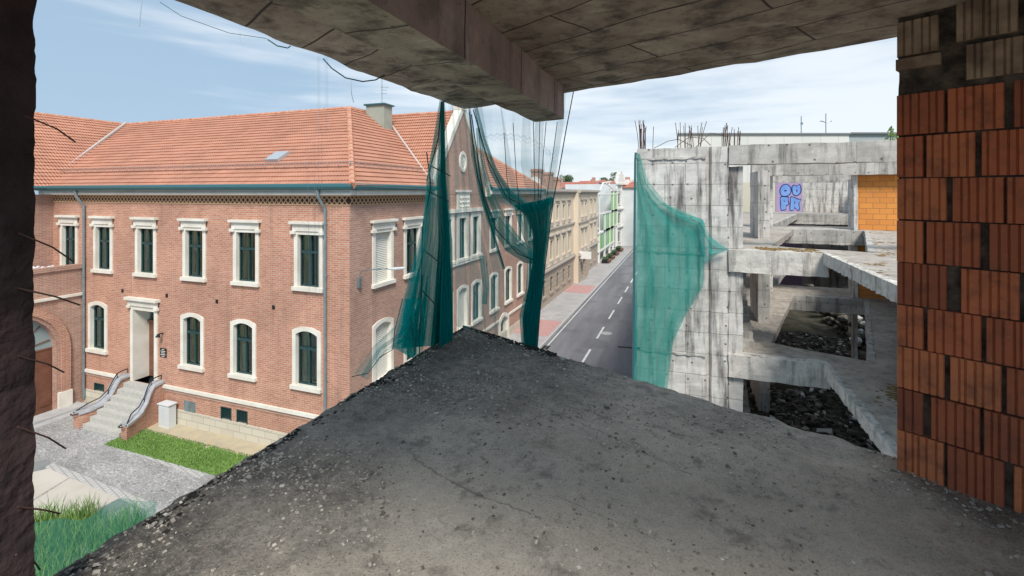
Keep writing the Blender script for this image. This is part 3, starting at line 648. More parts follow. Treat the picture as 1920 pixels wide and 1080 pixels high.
# snow guards, skylight
s = MB()
def slope_pt(A, Dd, t): return Vector(A).lerp(Vector(Dd), t)
t = .165
a = slope_pt(EL, VL, t)+Vector((0,-.05,.18)); b = slope_pt(E0, AP, t)+Vector((0,-.05,.18)); c2 = Vector((b.x, 20.9, b.z))
for k in (0, .09): s.tube([a+Vector((0,0,k)), b+Vector((0,0,k)), c2+Vector((.05,0,k))], .016, 5)
n = 34
for i in range(n+1):
    p = a.lerp(b, i/n); s.tube([p+Vector((0,0,.12)), p+Vector((0,-.06,-.06)), p+Vector((0,.12,-.2))], .014, 4)
for i in range(12):
    p = b.lerp(c2, i/12); s.tube([p+Vector((0,0,.12)), p+Vector((.04,0,-.16))], .014, 4)
s.build('snow_guard', mat('galvanised_snow_guard', (.42,.33,.30), .5, metal=.3), bb)
s = MB(); hx = onq(520, 16.4); kx = math.tan(math.atan2(4.4,7.02)); q_ = 16.35; zz = EZ+.03+(q_-Q0+.42)*kx
pA = Vector((hx-.35, q_-.3, zz-.3*kx+.1)); pB = Vector((hx-.35, q_+.35, zz+.35*kx+.1)); sh = Vector((.75,0,0)); up = Vector((0,-.4,.6)).normalized()*.08
s.grp([pA-up, pA-up+sh, pB-up+sh, pB-up, pA+up, pA+up+sh, pB+up+sh, pB+up], [(4,5,6,7),(0,1,5,4),(1,2,6,5),(2,3,7,6),(3,0,4,7)])
s.build('skylight', mat('skylight_glass', (.45,.48,.50), .2, metal=.2), bb)
# chimney + antenna
s = MB(); s.box(-17.1,-15.9,22.6,23.4,2.2,4.95); ch = s.build('chimney', M['chim'], bb, bevel=.01)
s = MB(); s.box(-17.2,-15.8,22.5,23.5,4.95,5.03); s.build('chimney_cap', M['gutter'], ch)
s = MB(); s.tube([(-16.1,22.7,5.0),(-16.1,22.7,6.45)], .022, 5)
for z, l in ((5.95,.45),(5.8,.3),(5.6,.35)): s.tube([(-16.1-l*.2,22.7,z),(-16.1+l,22.7,z-.04)], .014, 4)
s.build('aerial', M['zinc'], ch)
s = MB(); s.box(-14.9,-14.5,29.3,29.8,1.5,2.9); s.build('vent_stack', M['offwhite'], bb)
# downpipes
for nm, x in (('downpipe', 156), ('downpipe', 609)):
    a = onq(x, Q0-.12); s = MB()
    s.tube([(a-.12,Q0-.40,EZ-.1),(a-.1,Q0-.36,-.18),(a,Q0-.10,-.62),(a,Q0-.10,-10.1)], .058, 8)
    for z in (-1.2,-3.2,-5.2,-7.2,-9.3): s.tube([(a,Q0-.10,z-.03),(a,Q0-.10,z+.03)], .072, 8)
    s.build(nm, M['zinc'], bb)
s = MB()
for x, y in ((230,545),(313,554),(407,565),(513,576)): 
    a = onq(x, Q0); z = zat(y, a, Q0); s = MB(); lbox(s, fq, a-.07, a+.07, -.01, .02, z-.08, z+.08); s.build('vent_grille', M['black'], bb)
for q in (20.4, 28.0): s = MB(); lbox(s, fp, q-.07, q+.07, -.01, .02, -4.7, -4.54); s.build('vent_grille', M['black'], bb)
# dark plaster end / left wing turning toward the camera
s = MB(); fl = frame_p(-30.4); wall(s, fl, 2.0, Q0, -10.3, -.1, []); s.build('wing_wall', M['brick_dark'], bb)
s = MB(); roof_slope(s, (-30.0, 0, EZ+.03), (-30.0, Q0-.42, EZ+.03), VL, (-35.8, 0, 4.62), 23); s.build('wing_roof', M['tile'], bb)
s = MB(); ridge(s, (-35.8,0,4.64), VL, .11); s.build('wing_ridge_tiles', M['tile_plain'], bb)
s = MB(); s.tube([(-30.0, 0, EZ), (-30.0, Q0-.4, EZ)], .105, 8); s.build('wing_gutter', M['gutter'], bb)

# gatehouse in the corner
gh = thing('gatehouse', 'low brick gatehouse with round arched brown gate in the corner of the courtyard', 'building', (-28.5, 12, GZ))
fg = frame_p(-27.85); s = MB(); gz0, gw, gs, gqc = -10.3, 1.85, -7.35, 11.85
archp = [(gqc-gw,gz0)]+[(gqc-gw*math.cos(i*math.pi/14), gs+gw*math.sin(i*math.pi/14)) for i in range(15)]+[(gqc+gw,gz0)]
outp = [(6.0,gz0)]+[(6.0+(i)*(Q0-.02-6.0)/14, -3.7) for i in range(15)]+[(Q0-.02,gz0)]
s.ring(archp, outp, fg, -.5, 0); lbox(s, fg, 6, Q0-.02, -2.2, -.5, -3.95, -3.7)
lbox(s, fg, 6, Q0-.02, -.3, .08, -3.7, -3.5)
s.build('gate_wall', M['brick_dark'], gh)
s = MB(); o1 = [(gqc-(gw+.5)*math.cos(i*math.pi/14), gs+(gw+.5)*math.sin(i*math.pi/14)) for i in range(15)]; i1 = [(gqc-(gw+.15)*math.cos(i*math.pi/14), gs+(gw+.15)*math.sin(i*math.pi/14)) for i in range(15)]
s.ring([(gqc-gw-.15,gz0)]+i1+[(gqc+gw+.15,gz0)], [(gqc-gw-.5,gz0)]+o1+[(gqc+gw+.5,gz0)], fg, 0, .10); s.build('arch_moulding', M['brick'], gh)
s = MB(); lbox(s, fg, 6, Q0-.05, 0, .10, -5.02, -4.9); s.build('string_course', M['plaster'], gh)
s = MB(); lbox(s, fg, gqc+gw+.02, gqc+gw+.55, .005, .14, gz0, gz0+.85); s.build('corner_stone', M['plaster'], gh)
s = MB(); lbox(s, fg, gqc-gw, gqc+gw, -.42, -.36, gz0, gs)
for k in range(6): lbox(s, fg, gqc-gw+.1+k*.62, gqc-gw+.55+k*.62, -.36, -.34, gz0+.3, gs-.3)
s.build('gate', M['wood'], gh)
s = MB(); s.extr([(gqc-gw*math.cos(i*math.pi/14), gs+gw*math.sin(i*math.pi/14)) for i in range(15)], fg, -.42, -.38); f_ = s.build('fanlight', mat('frosted_fanlight', (.28,.36,.36), .3), gh)
s = MB()
for i in range(1, 14, 2): s.tube([fg(gqc, -.36, gs+.05), fg(gqc-gw*.97*math.cos(i*math.pi/14), -.36, gs+gw*.97*math.sin(i*math.pi/14))], .025, 4)
s.tube([fg(gqc-gw*.55*math.cos(i*math.pi/14), -.36, gs+gw*.55*math.sin(i*math.pi/14)) for i in range(15)], .025, 4); s.tube([fg(gqc-gw,-.37,gs), fg(gqc+gw,-.37,gs)], .05, 4)
s.build('fanlight_bars', M['wood'], f_)
s = MB()
for _ in range(420):
    x = random.uniform(-30.2,-28.2); y = random.uniform(6.5, 14.4); s.rock((x, y, -3.68), random.uniform(.05,.12), .7)
tag(struct(s.build('white_gravel', mat('white_gravel', (.72,.72,.74), .9)), 'stuff'), 'white gravel on the flat top of the gatehouse', 'gravel')
s = MB(); s.box(-27.85,-27.0,6,Q0-.3,GZ-.01,GZ+.12); s.box(-27.0,-26.6,6,Q0-.6,GZ-.01,GZ+.03); struct(s.build('gate_apron', M['kerb']))

# entrance steps
st = thing('entrance_stairs', 'stone steps with curved brick side walls and grey coping leading up to the brown door', 'stairs', (dx, 13.5, GZ))
s = MB(); ns = 7; rise = (10.3-8.78)/ns
for k in range(ns):
    s.box(dx-.85-.05*(ns-k), dx+.85+.05*(ns-k), Q0-.35-.235*(ns-1-k), Q0-.02, GZ+(k)*rise-(0 if k == 0 else .001), GZ+(k+1)*rise-.002*k*0)
s.build('steps', M['steptone'], st)
for sg in (-1, 1):
    prof = [(0.0,-8.60),(-.25,-8.61),(-.45,-8.66),(-.60,-8.90),(-.78,-9.28),(-1.05,-9.56),(-1.45,-9.68),(-1.80,-9.70)]
    s = MB(); n = len(prof)
    off = [0,0,0,.02,.08,.2,.38,.55]
    W_ = .36
    for (za, zb, mm, nm, ww, ex) in ((None, 0, 'brick', 'side_wall', W_, 0), (0, .10, 'coping', 'coping', W_+.12, .06)):
        s = MB(); vs = []
        for (yq, z), of in zip(prof, off):
            xc = dx+sg*(1.15+of*.8); yy = Q0+yq-(ex if yq < -2 else 0)
            lo = GZ if za is None else z+.0; hi = z if za is None else z+zb
            vs += [(xc-ww/2, yy, lo), (xc+ww/2, yy, lo), (xc+ww/2, yy, hi), (xc-ww/2, yy, hi)]
        fs = [(0,1,2,3), tuple(4*(n-1)+i for i in (3,2,1,0))]
        for i in range(n-1):
            for k in range(4): fs.append((4*i+k, 4*i+(k+1)%4, 4*i+4+(k+1)%4, 4*i+4+k))
        s.grp(vs, fs); s.build(nm, M[mm], st)
    s = MB(); pr = [(dx+sg*(1.15+o_*.8), Q0+yq, z+.32-(.16 if yq < -1.5 else 0)) for (yq, z), o_ in zip(prof, off)]
    e = pr[-1]; curl = [(e[0]+.16*math.cos(a_)*sg, e[1]-.02+.16*math.sin(a_), e[2]-.12) for a_ in [i*.7 for i in range(9)]]
    s.tube(pr[:-1]+curl, .026, 6)
    for i in (0, 2, 4): s.tube([pr[i], (pr[i][0], pr[i][1], prof[i][1]+.08)], .018, 5)
    s.build('handrail', M['black'], st)
# utility box, wall lamp, plaque, street lamp
bx_ = onz(309, 801, GZ); s = MB(); s.box(bx_[0]-.34,bx_[0]+.34,bx_[1]-.05,bx_[1]+.3,GZ,GZ+.12); ub = thing('utility_cabinet', 'pale grey electrical cabinet standing on the sand by the entrance steps', 'utility box', (bx_[0], bx_[1], GZ))
s = MB(); s.box(bx_[0]-.32,bx_[0]+.32,bx_[1]-.06,bx_[1]+.28,GZ,GZ+.98); s.build('cabinet_body', M['pale_bld'], ub, bevel=.012)
s = MB(); s.box(bx_[0]-.29,bx_[0]-.01,bx_[1]-.075,bx_[1]-.06,GZ+.15,GZ+.92); s.box(bx_[0]+.01,bx_[0]+.29,bx_[1]-.075,bx_[1]-.06,GZ+.15,GZ+.92); s.build('door', M['pale_bld'], ub, bevel=.005)
s = MB(); s.box(bx_[0]-.36,bx_[0]+.36,bx_[1]-.10,bx_[1]+.31,GZ+.98,GZ+1.03); s.build('lid', M['pale_bld'], ub, bevel=.01)
a = onq(306, Q0); z = zat(625, a, Q0); s = MB(); s.tube([(a,Q0,z),(a,Q0-.16,z+.02),(a,Q0-.22,z-.03)], .03, 6); s.tube([(a,Q0-.20,z+.03),(a,Q0-.24,z-.12)], [.05,.10], 8)
tag(s.build('wall_lamp', M['black']), 'small black wall lamp beside the entrance doorway', 'lamp')
a = onq(307, Q0); z = zat(661, a, Q0); s = MB(); lbox(s, fq, a-.2, a+.2, .005, .03, z-.2, z+.2); pl = thing('door_plaque', 'small black plaque with pale lettering on the brick wall by the entrance', 'sign', (a, Q0, z-.22))
s.build('plate', M['black'], pl); s = MB()
for k, w_ in enumerate((.08,.15,.12,.16,.1)): lbox(s, fq, a-w_, a+w_, .031, .034, z+.13-k*.075, z+.155-k*.075)
s.build('lettering', M['white'], pl)
q = onp(671, P0); z = zat(515, P0, q); s = MB(); lampt = thing('street_lamp', 'grey bracket street lamp reaching over the pavement from the brick corner', 'street lamp', (P0, q, z-.4))
zt = z+.16; s.tube([(P0+.08,q,z-.45),(P0+.08,q,zt-.2),(P0+.18,q,zt),(P0+.5,q,zt+.06),(P0+1.5,q+.0,zt+.16)], .022, 6); s.box(P0,P0+.12,q-.06,q+.06,z-.5,z-.1); s.build('bracket', M['zinc'], lampt)
s = MB(); s.tube([(P0+1.4,q,zt+.14),(P0+1.62,q,zt+.15),(P0+2.0,q,zt+.2),(P0+2.12,q,zt+.22)], [.03,.06,.055,.02], 8); s.build('lamp_head', M['pale_bld'], lampt)

# ================================================================== BEIGE STREET BUILDING
tb = thing('beige_building', 'three storey beige rendered building with projecting middle bay along the street', 'building', (P0-6, 54, GZ))
tq0, tq1, b0, b1 = 40.0, 68.9, 53.2, 59.3
def frame_bay(o): return frame_p(P0+o)
for (q0_, q1_, off_, qs) in ((tq0, b0, 0, (41.2,43.6,45.9,48.4,50.9)), (b0, b1, .55, (55.2,57.3)), (b1, tq1, 0, (61.0,63.8,66.6))):
    fn = frame_bay(off_); hs = []; hg = []
    for q in qs:
        w_ = .42
        hs.append(window(tb, fn, q, -2.75, -1.25, w_, 'square', detail=False, sur='tan', outer=.16, curt=False, blind=(q in (43.6,)))); 
        hs.append(window(tb, fn, q, -6.35, -4.55, w_, 'square', detail=False, sur='tan', outer=.16, curt=False))
        for (h_, d_, za_, zb_, nm_) in ((.8,.22,-.82,-.70,'window_hood'),(.8,.25,-4.12,-3.98,'window_hood'),(.62,.14,-4.3,-4.121,'hood_frieze'),(.55,.12,-3.2,-2.92,'apron_panel'),(.55,.12,-6.84,-6.5,'apron_panel')):
            s = MB(); lbox(s, fn, q-h_, q+h_, 0, d_, za_, zb_); s.build(nm_, M['cornice'], tb)
    for q in qs:
        if off_: continue
        hg.append(window(tb, fn, q, -9.4, -7.95, .45, 'square', detail=False, sur='tan_dk', outer=.14, curt=False, name='ground_floor_window'))
    if off_:
        hg.append((55.3, 57.2, -10.3, -7.9)); s = MB(); s.ring([(55.3,-10.3),(55.3,-7.9),(57.2,-7.9),(57.2,-10.3)], [(54.9,-10.3),(54.9,-7.6),(57.6,-7.6),(57.6,-10.3)], fn, -.5, .1); o = s.build('doorway', M['tan_dk'], tb)
        s = MB(); lbox(s, fn, 55.3, 57.2, -.5, -.44, -10.3, -7.9); s.build('door', M['wood'], o)
    s = MB(); wall(s, fn, q0_, q1_, -7.1, .1, hs)
    if off_: wall(s, frame_q(q0_), P0, P0+off_, -10.3, .1, []); wall(s, frame_q(q1_), P0, P0+off_, -10.3, .1, [])
    s.build('upper_wall', M['tan'], tb)
    s = MB(); wall(s, fn, q0_, q1_, -10.3, -7.1, hg); s.build('ground_floor_wall', M['tan_dk'], tb)
    s = MB(); e = .0 if not off_ else .02
    lbox(s, fn, q0_-e, q1_+e, 0, .18, -3.48, -3.30); lbox(s, fn, q0_-e, q1_+e, 0, .26, -7.2, -7.0); lbox(s, fn, q0_-e, q1_+e, 0, .12, -6.95, -6.85)
    lbox(s, fn, q0_-e, q1_+e, 0, .10, -.25, -.12); lbox(s, fn, q0_-e, q1_+e, -.3, .42, .1, .34); lbox(s, fn, q0_-e, q1_+e, -.3, .26, -.04, .1)
    s.build('cornice', M['cornice'], tb)
s = MB(); s.box(P0-12,P0-.8,tq0+.3,tq1-.3,-10.3,.1); s.build('interior', M['room'], tb)
s = MB(); s.box(P0-12,P0-.02,tq0,tq0+.25,-10.3,.25); s.box(P0-12,P0-.02,tq1-.25,tq1,-10.3,.25); s.box(P0-12,P0-.3,tq0+.25,tq1-.25,.1,.28); s.build('party_wall', M['tan'], tb)
for i, (x, top) in enumerate(((1007, 317), (1027, 323), (1043, 334))):
    q = 43+i*3.2; p = onq(x, q); z = zat(top, p, q); s = MB(); s.box(p-.5,p+.5,q-.35,q+.35,.2,z); s.box(p-.58,p+.58,q-.43,q+.43,z-.25,z-.1); s.build('chimney', M['brick_dark'], tb)
q = 42; p = onq(1004, q); z = zat(340, p, q)
sd_ = thing('satellite_dish', 'round white satellite dish on the roof edge of the beige building', 'satellite dish', (p, q, .3))
s = MB(); s.tube([(p,q,.2),(p,q,z)], .03, 5); s.build('mast', M['zinc'], sd_)
s = MB(); cc = Vector((p, q-.1, z)); dn = Vector((.1,-1,.25)).normalized(); a1 = dn.orthogonal().normalized(); a2 = dn.cross(a1)
rings = [(0,.12),(.25,.09),(.45,.0)]; vs = [cc-dn*.12]
for r_, dd in ((.2,-.10),(.36,-.05),(.48,.02)): vs += [cc+dn*dd+(a1*math.cos(k*.5236)+a2*math.sin(k*.5236))*r_ for k in range(12)]
fs = [(0,1+k,1+(k+1)%12) for k in range(12)]+[(1+j*12+k,13+j*12+k,13+j*12+(k+1)%12,1+j*12+(k+1)%12) for j in (0,1) for k in range(12)]
s.grp(vs, fs); s.build('reflector', M['white'], sd_, smooth=True)
q = 53.6; s = MB(); s.box(P0+.56,P0+1.9,q,q+.35,-7.55,-6.75); s.box(P0+.5,P0+.6,q+.1,q+.25,-7.3,-7.0)
tag(s.build('shop_sign', M['white']), 'blank white box sign hanging at the corner of the beige middle bay', 'sign')

# ================================================================== GREEN GLASS FRAMED BUILDING
gb = thing('glass_building', 'modern white steel framed building with green glass panels beyond the beige one', 'building', (P0-3, 82, GZ))
s = MB(); holes = []
fb = frame_p(P0-4.5)
s.box(P0-14,P0-4.5,69.2,89.5,-10.3,-.8)
s.build('body', M['pale_bld'], gb)
for q in (71.5,75,78.5,82,85.5):
    for z in (-9.8,-6.7,-3.6):
        s = MB(); lbox(s, fb, q-.9, q+.9, 0, .06, z, z+1.7); w_ = s.build('window', M['room'], gb)
s = MB()
for q in (70, 75.2, 80.4, 84.6, 89.2):
    s.box(P0-.15,P0+.15,q-.15,q+.15,-10.3, -5.9 if q < 75 else (-3.1 if q < 84 else .4))
for (qa, qb, za, zb) in ((69.6,85.6,-8.7,-6.0),(74,89.3,-6.0,-3.2),(82,89.3,-3.2,.4)):
    for z in (za, zb): s.box(P0-.12,P0+.14,qa,qb,z-.13,z+.13)
s.tube([(P0,69.6,-.3),(P0-1,80,1.6),(P0-1,89,2.0)], .14, 5); s.tube([(P0-1,82,1.7),(P0,89.2,.2)], .12, 5); s.tube([(P0,69.6,-.3),(P0,89,-.3)], .12, 5)
s.tube([(P0-1,86,2.0),(P0,86,-3.2)], .12, 5); s.tube([(P0-4.5,69.6,-3.3),(P0,76,-3.3)], .1, 5); s.tube([(P0-4.5,72,-.9),(P0,72,-6)], .1, 5); s.tube([(P0,70.5,-6),(P0,70.5,-.3)], .09, 5)
s.build('steel_frame', M['white'], gb)
for (qa, qb, za, zb) in ((69.9,85.3,-8.55,-6.15),(74.2,89,-5.85,-3.35),(82.2,89,-3.05,.25)):
    q = qa; k = 0
    while q < qb-.3:
        s = MB(); s.box(P0-.03,P0+.03,q,q+.78,za,zb); s.build('louvre_panel', M['green_glass'] if k % 4 != 3 else M['bluegrey'], gb); q += 1.02; k += 1
# white ornate corner house
ob = thing('ornate_house', 'pale ornate town house with stepped parapet at the far end of the street', 'building', (P0-3, 99, GZ))
OA = Vector((-12.2, 90.5)); OB = Vector((-9.5, 105.)); ot = (OB-OA).normalized(); on = Vector((ot.y, -ot.x)); OLn = (OB-OA).length
fo = lambda a, o, z: (OA.x+ot.x*a+on.x*o, OA.y+ot.y*a+on.y*o, z)
for a in (1.7,4.5,7.3,10.1,12.9):
    for z in (-9.4,-5.9,-2.2): holes.append(window(ob, fo, a, z, z+2.0, .6, 'square' if z > -3 else 'arch', sur='white', curt=False))
s = MB(); wall(s, fo, 0, OLn, -10.3, 1.6, holes); s.face([(OA.x,OA.y,-10.3),(OA.x-10,OA.y+1,-10.3),(OA.x-10,OA.y+1,1.6),(OA.x,OA.y,1.6)]); s.build('wall', M['pale_bld'], ob)
for z in (-6.6,-3.2,1.5): s = MB(); lbox(s, fo, -.1, OLn, 0, .4, z, z+.3); s.build('cornice', M['white'], ob)
s = MB()
for q, w_, h in ((2.5,1.9,2.7),(2.5,1.3,3.5),(2.5,.6,4.1),(9,1.8,2.6)): lbox(s, fo, q-w_, q+w_, -.5-w_*.01, .25-w_*.02, 1.8, h)
for k in range(12): lbox(s, fo, .3+k*1.1, .65+k*1.1, -.3, .1, 1.8, 2.3)
s.build('parapet', M['white'], ob)
for q in (.3, 3.1, 5.9, 8.7, 11.5, 14.3): s = MB(); lbox(s, fo, q-.25, q+.25, 0, .18, -10.3, 1.5); s.build('pilaster', M['white'], ob)
s = MB(); s.prism([tuple(OA-on*1.5+ot*.4), tuple(OB-on*1.5-ot*.4), tuple(OB-on*9), tuple(OA-on*9+ot*2)], -10.3, 1.4); s.build('interior', M['room'], ob)
s = MB(); roof_slope(s, fo(.5,-1.2,1.5), fo(OLn-.5,-1.2,1.5), fo(OLn-1,-4,2.4), fo(1.5,-4,2.4), 6); s.build('roof', M['redroof'], ob)
# pavement planters / benches below the glass building
for i, (q, w_) in enumerate(((70.5,1.1),(74.5,1.2),(79.5,1.2),(85,1.3))):
    t_ = thing('planter_bench', ['dark planter bench on the pavement nearest the beige building','dark planter bench second along the glass building','dark planter bench third along the glass building','dark planter bench farthest along the glass building'][i], 'planter', (P0+.9, q, GZ), 'planter benches below the glass building')
    s = MB(); s.box(P0+.5,P0+1.3,q-w_,q+w_,GZ,GZ+.5); s.build('planter_box', M['black'], t_, bevel=.02)
    s = MB(); s.box(P0+1.32,P0+1.7,q-w_,q+w_,GZ+.4,GZ+.46); s.box(P0+1.4,P0+1.6,q-w_+.1,q-w_+.2,GZ,GZ+.4); s.box(P0+1.4,P0+1.6,q+w_-.2,q+w_-.1,GZ,GZ+.4); s.build('seat', M['wood'], t_)
    s = MB()
    for _ in range(60): 
        a_ = random.random()*6.28; s.rock((P0+.9+random.uniform(-.35,.35), q+random.uniform(-w_,w_)*.9, GZ+.5+random.random()*.25), .1, 1)
    s.build('shrub', M['leaf'], t_)

# ================================================================== DISTANT ROOFS AND TREES
fars = [ (1085,352,340,95,34,M['redroof'],'long red tiled roof with three pale dormers behind the beige building'),
         (1128,350,338,150,20,M['redroof'],'farther red roof house between the long roof and the trees'),
         (1150,348,341,190,26,mat('grey_far_roof',(.22,.21,.22),.9),'grey roofed house far behind the glass building'),
         (1050,349,341,170,40,mat('brown_far_roof',(.24,.15,.12),.9),'brown roofed house far off behind the net') ]
for i, (x, ye, yt, Y, wd, mt, lab) in enumerate(fars):
    p, q, ze = atY(x, ye, Y); zt = (CY-yt)/F*Y
    hb = thing('distant_house', lab, 'house', (p, q, GZ))
    s = MB(); s.box(p-wd/2,p+wd/2,q,q+12,GZ,ze); s.build('wall', M['pale_bld'], hb)
    s = MB(); roof_slope(s, (p-wd/2-.4,q-.4,ze),(p+wd/2+.4,q-.4,ze),(p+wd/2-2,q+6,zt),(p-wd/2+2,q+6,zt), 8, .08); s.box(p-wd/2,p+wd/2,q+5.9,q+12,ze-.2,ze+.3); s.build('roof', mt, hb)
    s = MB()
    for k in range(4): 
        xx = p-wd/2+wd*(k+.5)/4; s.extr([(xx-.9,ze+.1),(xx+.9,ze+.1),(xx,ze+1.2)], frame_q(q), .0, .35)
    s.build('dormer', M['white'], hb)
    s = MB(); s.box(p-wd*.2,p-wd*.2+1,q+5,q+6,zt-1,zt+1.1); s.box(p+wd*.25,p+wd*.25+.9,q+5,q+6,zt-1,zt+.9); s.build('chimney', M['brick_dark'], hb)
def tree(x, yb, yt, Y, wpx, label, seed):
    random.seed(seed); p, q, z0 = atY(x, yb, Y); zt = (CY-yt)/F*Y; w = wpx/F*Y/2
    t = thing('tree', label, 'tree', (p, q, GZ), 'trees on the skyline')
    s = MB(); s.tube([(p,q,GZ),(p+.1*w,q,(GZ+zt)/2),(p,q,zt-.2*w)], [w*.10,w*.07,w*.02], 6)
    for k in range(7):
        a = random.random()*6.28; zz_ = zt-(zt-z0)*random.uniform(.4,.95)
        s.tube([(p,q,zz_-.3*w),(p+math.cos(a)*w*.6,q+math.sin(a)*w*.6,zz_+.25*w)], [w*.035,w*.01], 4)
    s.build('trunk', M['bark'], t)
    s = MB(); cl = [(p+random.uniform(-.8,.8)*w, q+random.uniform(-.6,.6)*w, z0+(zt-z0)*(random.random()**.8), w*random.uniform(.2,.42)) for _ in range(22)]
    for (a, b, c, r) in cl:
        r = min(r, (zt-c)+.25*w)
        for _ in range(110):
            v = Vector((random.gauss(0,1),random.gauss(0,1),random.gauss(0,1))).normalized()*r*random.uniform(.5,1.1); e = w*.045
            d1 = Vector((random.uniform(-1,1),random.uniform(-1,1),random.uniform(-1,1))).normalized()*e; d2 = d1.orthogonal().normalized()*e
            c_ = Vector((a,b,c))+v; s.face([c_-d1,c_+d2,c_+d1,c_-d2])
    s.build('crown', M['leaf'], t)
tree(1062, 350, 331, 170, 30, 'broad pale green tree on the skyline behind the net', 3)
tree(1156, 346, 325, 200, 22, 'dark round tree on the skyline above the glass building', 4)
tree(1140, 346, 336, 230, 30, 'low dark tree on the skyline left of the round one', 5)
random.seed(11)
# wide flat-roofed building behind the ruin
def XYb(mb, X0, X1, Y0, Y1, z0, z1): mb.prism([pq(X0,Y0),pq(X1,Y0),pq(X1*Y1/Y0,Y1),pq(X0*Y1/Y0,Y1)], z0, z1)
Yb = 75.; ux = lambda x, Y=Yb: (x-CX)/F*Y
fb_ = thing('flat_roofed_hall', 'wide pale flat roofed hall behind the concrete ruin', 'building', (*pq(ux(1480), Yb), GZ))
s = MB(); XYb(s, ux(1271), ux(1592), Yb, Yb+20, GZ, (CY-252)/F*Yb); s.build('hall_wall', M['offwhite'], fb_)
s = MB(); XYb(s, ux(1593), ux(2050), Yb+.4, Yb+20, GZ, (CY-250.5)/F*Yb); s.build('grey_wall', mat('grey_green_cladding',(.33,.37,.37),.8), fb_)
s = MB(); XYb(s, ux(1269), ux(1594), Yb-.3, Yb+20, (CY-252)/F*Yb, (CY-249.5)/F*Yb); XYb(s, ux(1594), ux(2050), Yb-.1, Yb+20, (CY-250.5)/F*Yb, (CY-248)/F*Yb); s.build('roof_edge', mat('grey_roof_flashing',(.20,.21,.21),.6), fb_)
s = MB()
for k in range(9): XYb(s, ux(1300+k*34)-.02, ux(1300+k*34)+.04, Yb-.01, Yb, GZ, (CY-253)/F*Yb)
s.build('panel_joint', M['cornice'], fb_)
zt = (CY-250)/F*Yb
for x, yt, arm, lab in ((1524,218,0,'thin mast with one small antenna on the hall roof'),(1572,213,1,'mast with two floodlight arms on the hall roof')):
    P = pq(ux(x), Yb+3); t = thing('roof_mast', lab, 'mast', (P[0], P[1], zt))
    zt2 = (CY-yt)/F*(Yb+3); s = MB(); s.tube([(P[0],P[1],zt),(P[0],P[1],zt2)], .07, 5); s.build('pole', M['zinc'], t)
    s = MB(); zz_ = zt2-(zt2-zt)*.38
    if arm:
        for sg in (-1, 1): s.tube([(P[0],P[1],zz_-.1),(P[0]+sg*.7*cS,P[1]+sg*.7*sS,zz_+.15),(P[0]+sg*1.0*cS,P[1]+sg*1.0*sS,zz_+.1)], [.06,.09,.05], 5)
    else: s.box(P[0]-.1,P[0]+.25,P[1]-.1,P[1]+.1,zz_-.15,zz_+.2)
    s.build('lamp_arm' if arm else 'antenna', M['zinc'], t)

# ================================================================== CONCRETE RUIN ACROSS THE VOID
ru = thing('concrete_ruin', 'unfinished bare concrete frame with tower wall, open floors and beams', 'building', (4, 20, GZ))
s = MB(); s.prism([(-1.38,14.95),(.56,14.95),(.66,15.12),(.72,14.98),(1.16,14.98),(1.16,15.35),(-1.05,15.35),(-1.05,18.5),(-1.38,18.5)], GZ, 1.33)
s.build('tower_wall', M['conc'], ru, rough=(.16,.035,1.7))
s = MB()
for z in (1.02,-1.78,-4.78,-7.7): s = MB(); s.box(-1.385,.55,14.915,14.95,z-.03,z+.03); s.build('casting_seam', M['conc_beam'], ru, rough=(.12,.05,4))
s = MB(); s.box(1.17,1.55,15.06,15.6,GZ,.75); s.build('column', M['conc'], ru, rough=(.15,.02,2))
for (x0,x1,y0_,y1_,z1_) in ((2.45,2.82,19.0,21.2,.78),(3.3,3.85,25.1,25.7,.78),(7.0,7.14,24.9,25.3,.78),(8.3,8.5,30,30.5,.7),(12.9,13.5,41,41.6,.6),(12.2,12.5,38,38.4,.6),(2.0,2.5,33,33.5,.6)):
    s = MB(); s.box(x0,x1,y0_,y1_,GZ,z1_); s.build('column', M['conc'], ru, rough=(.25,.02,2))
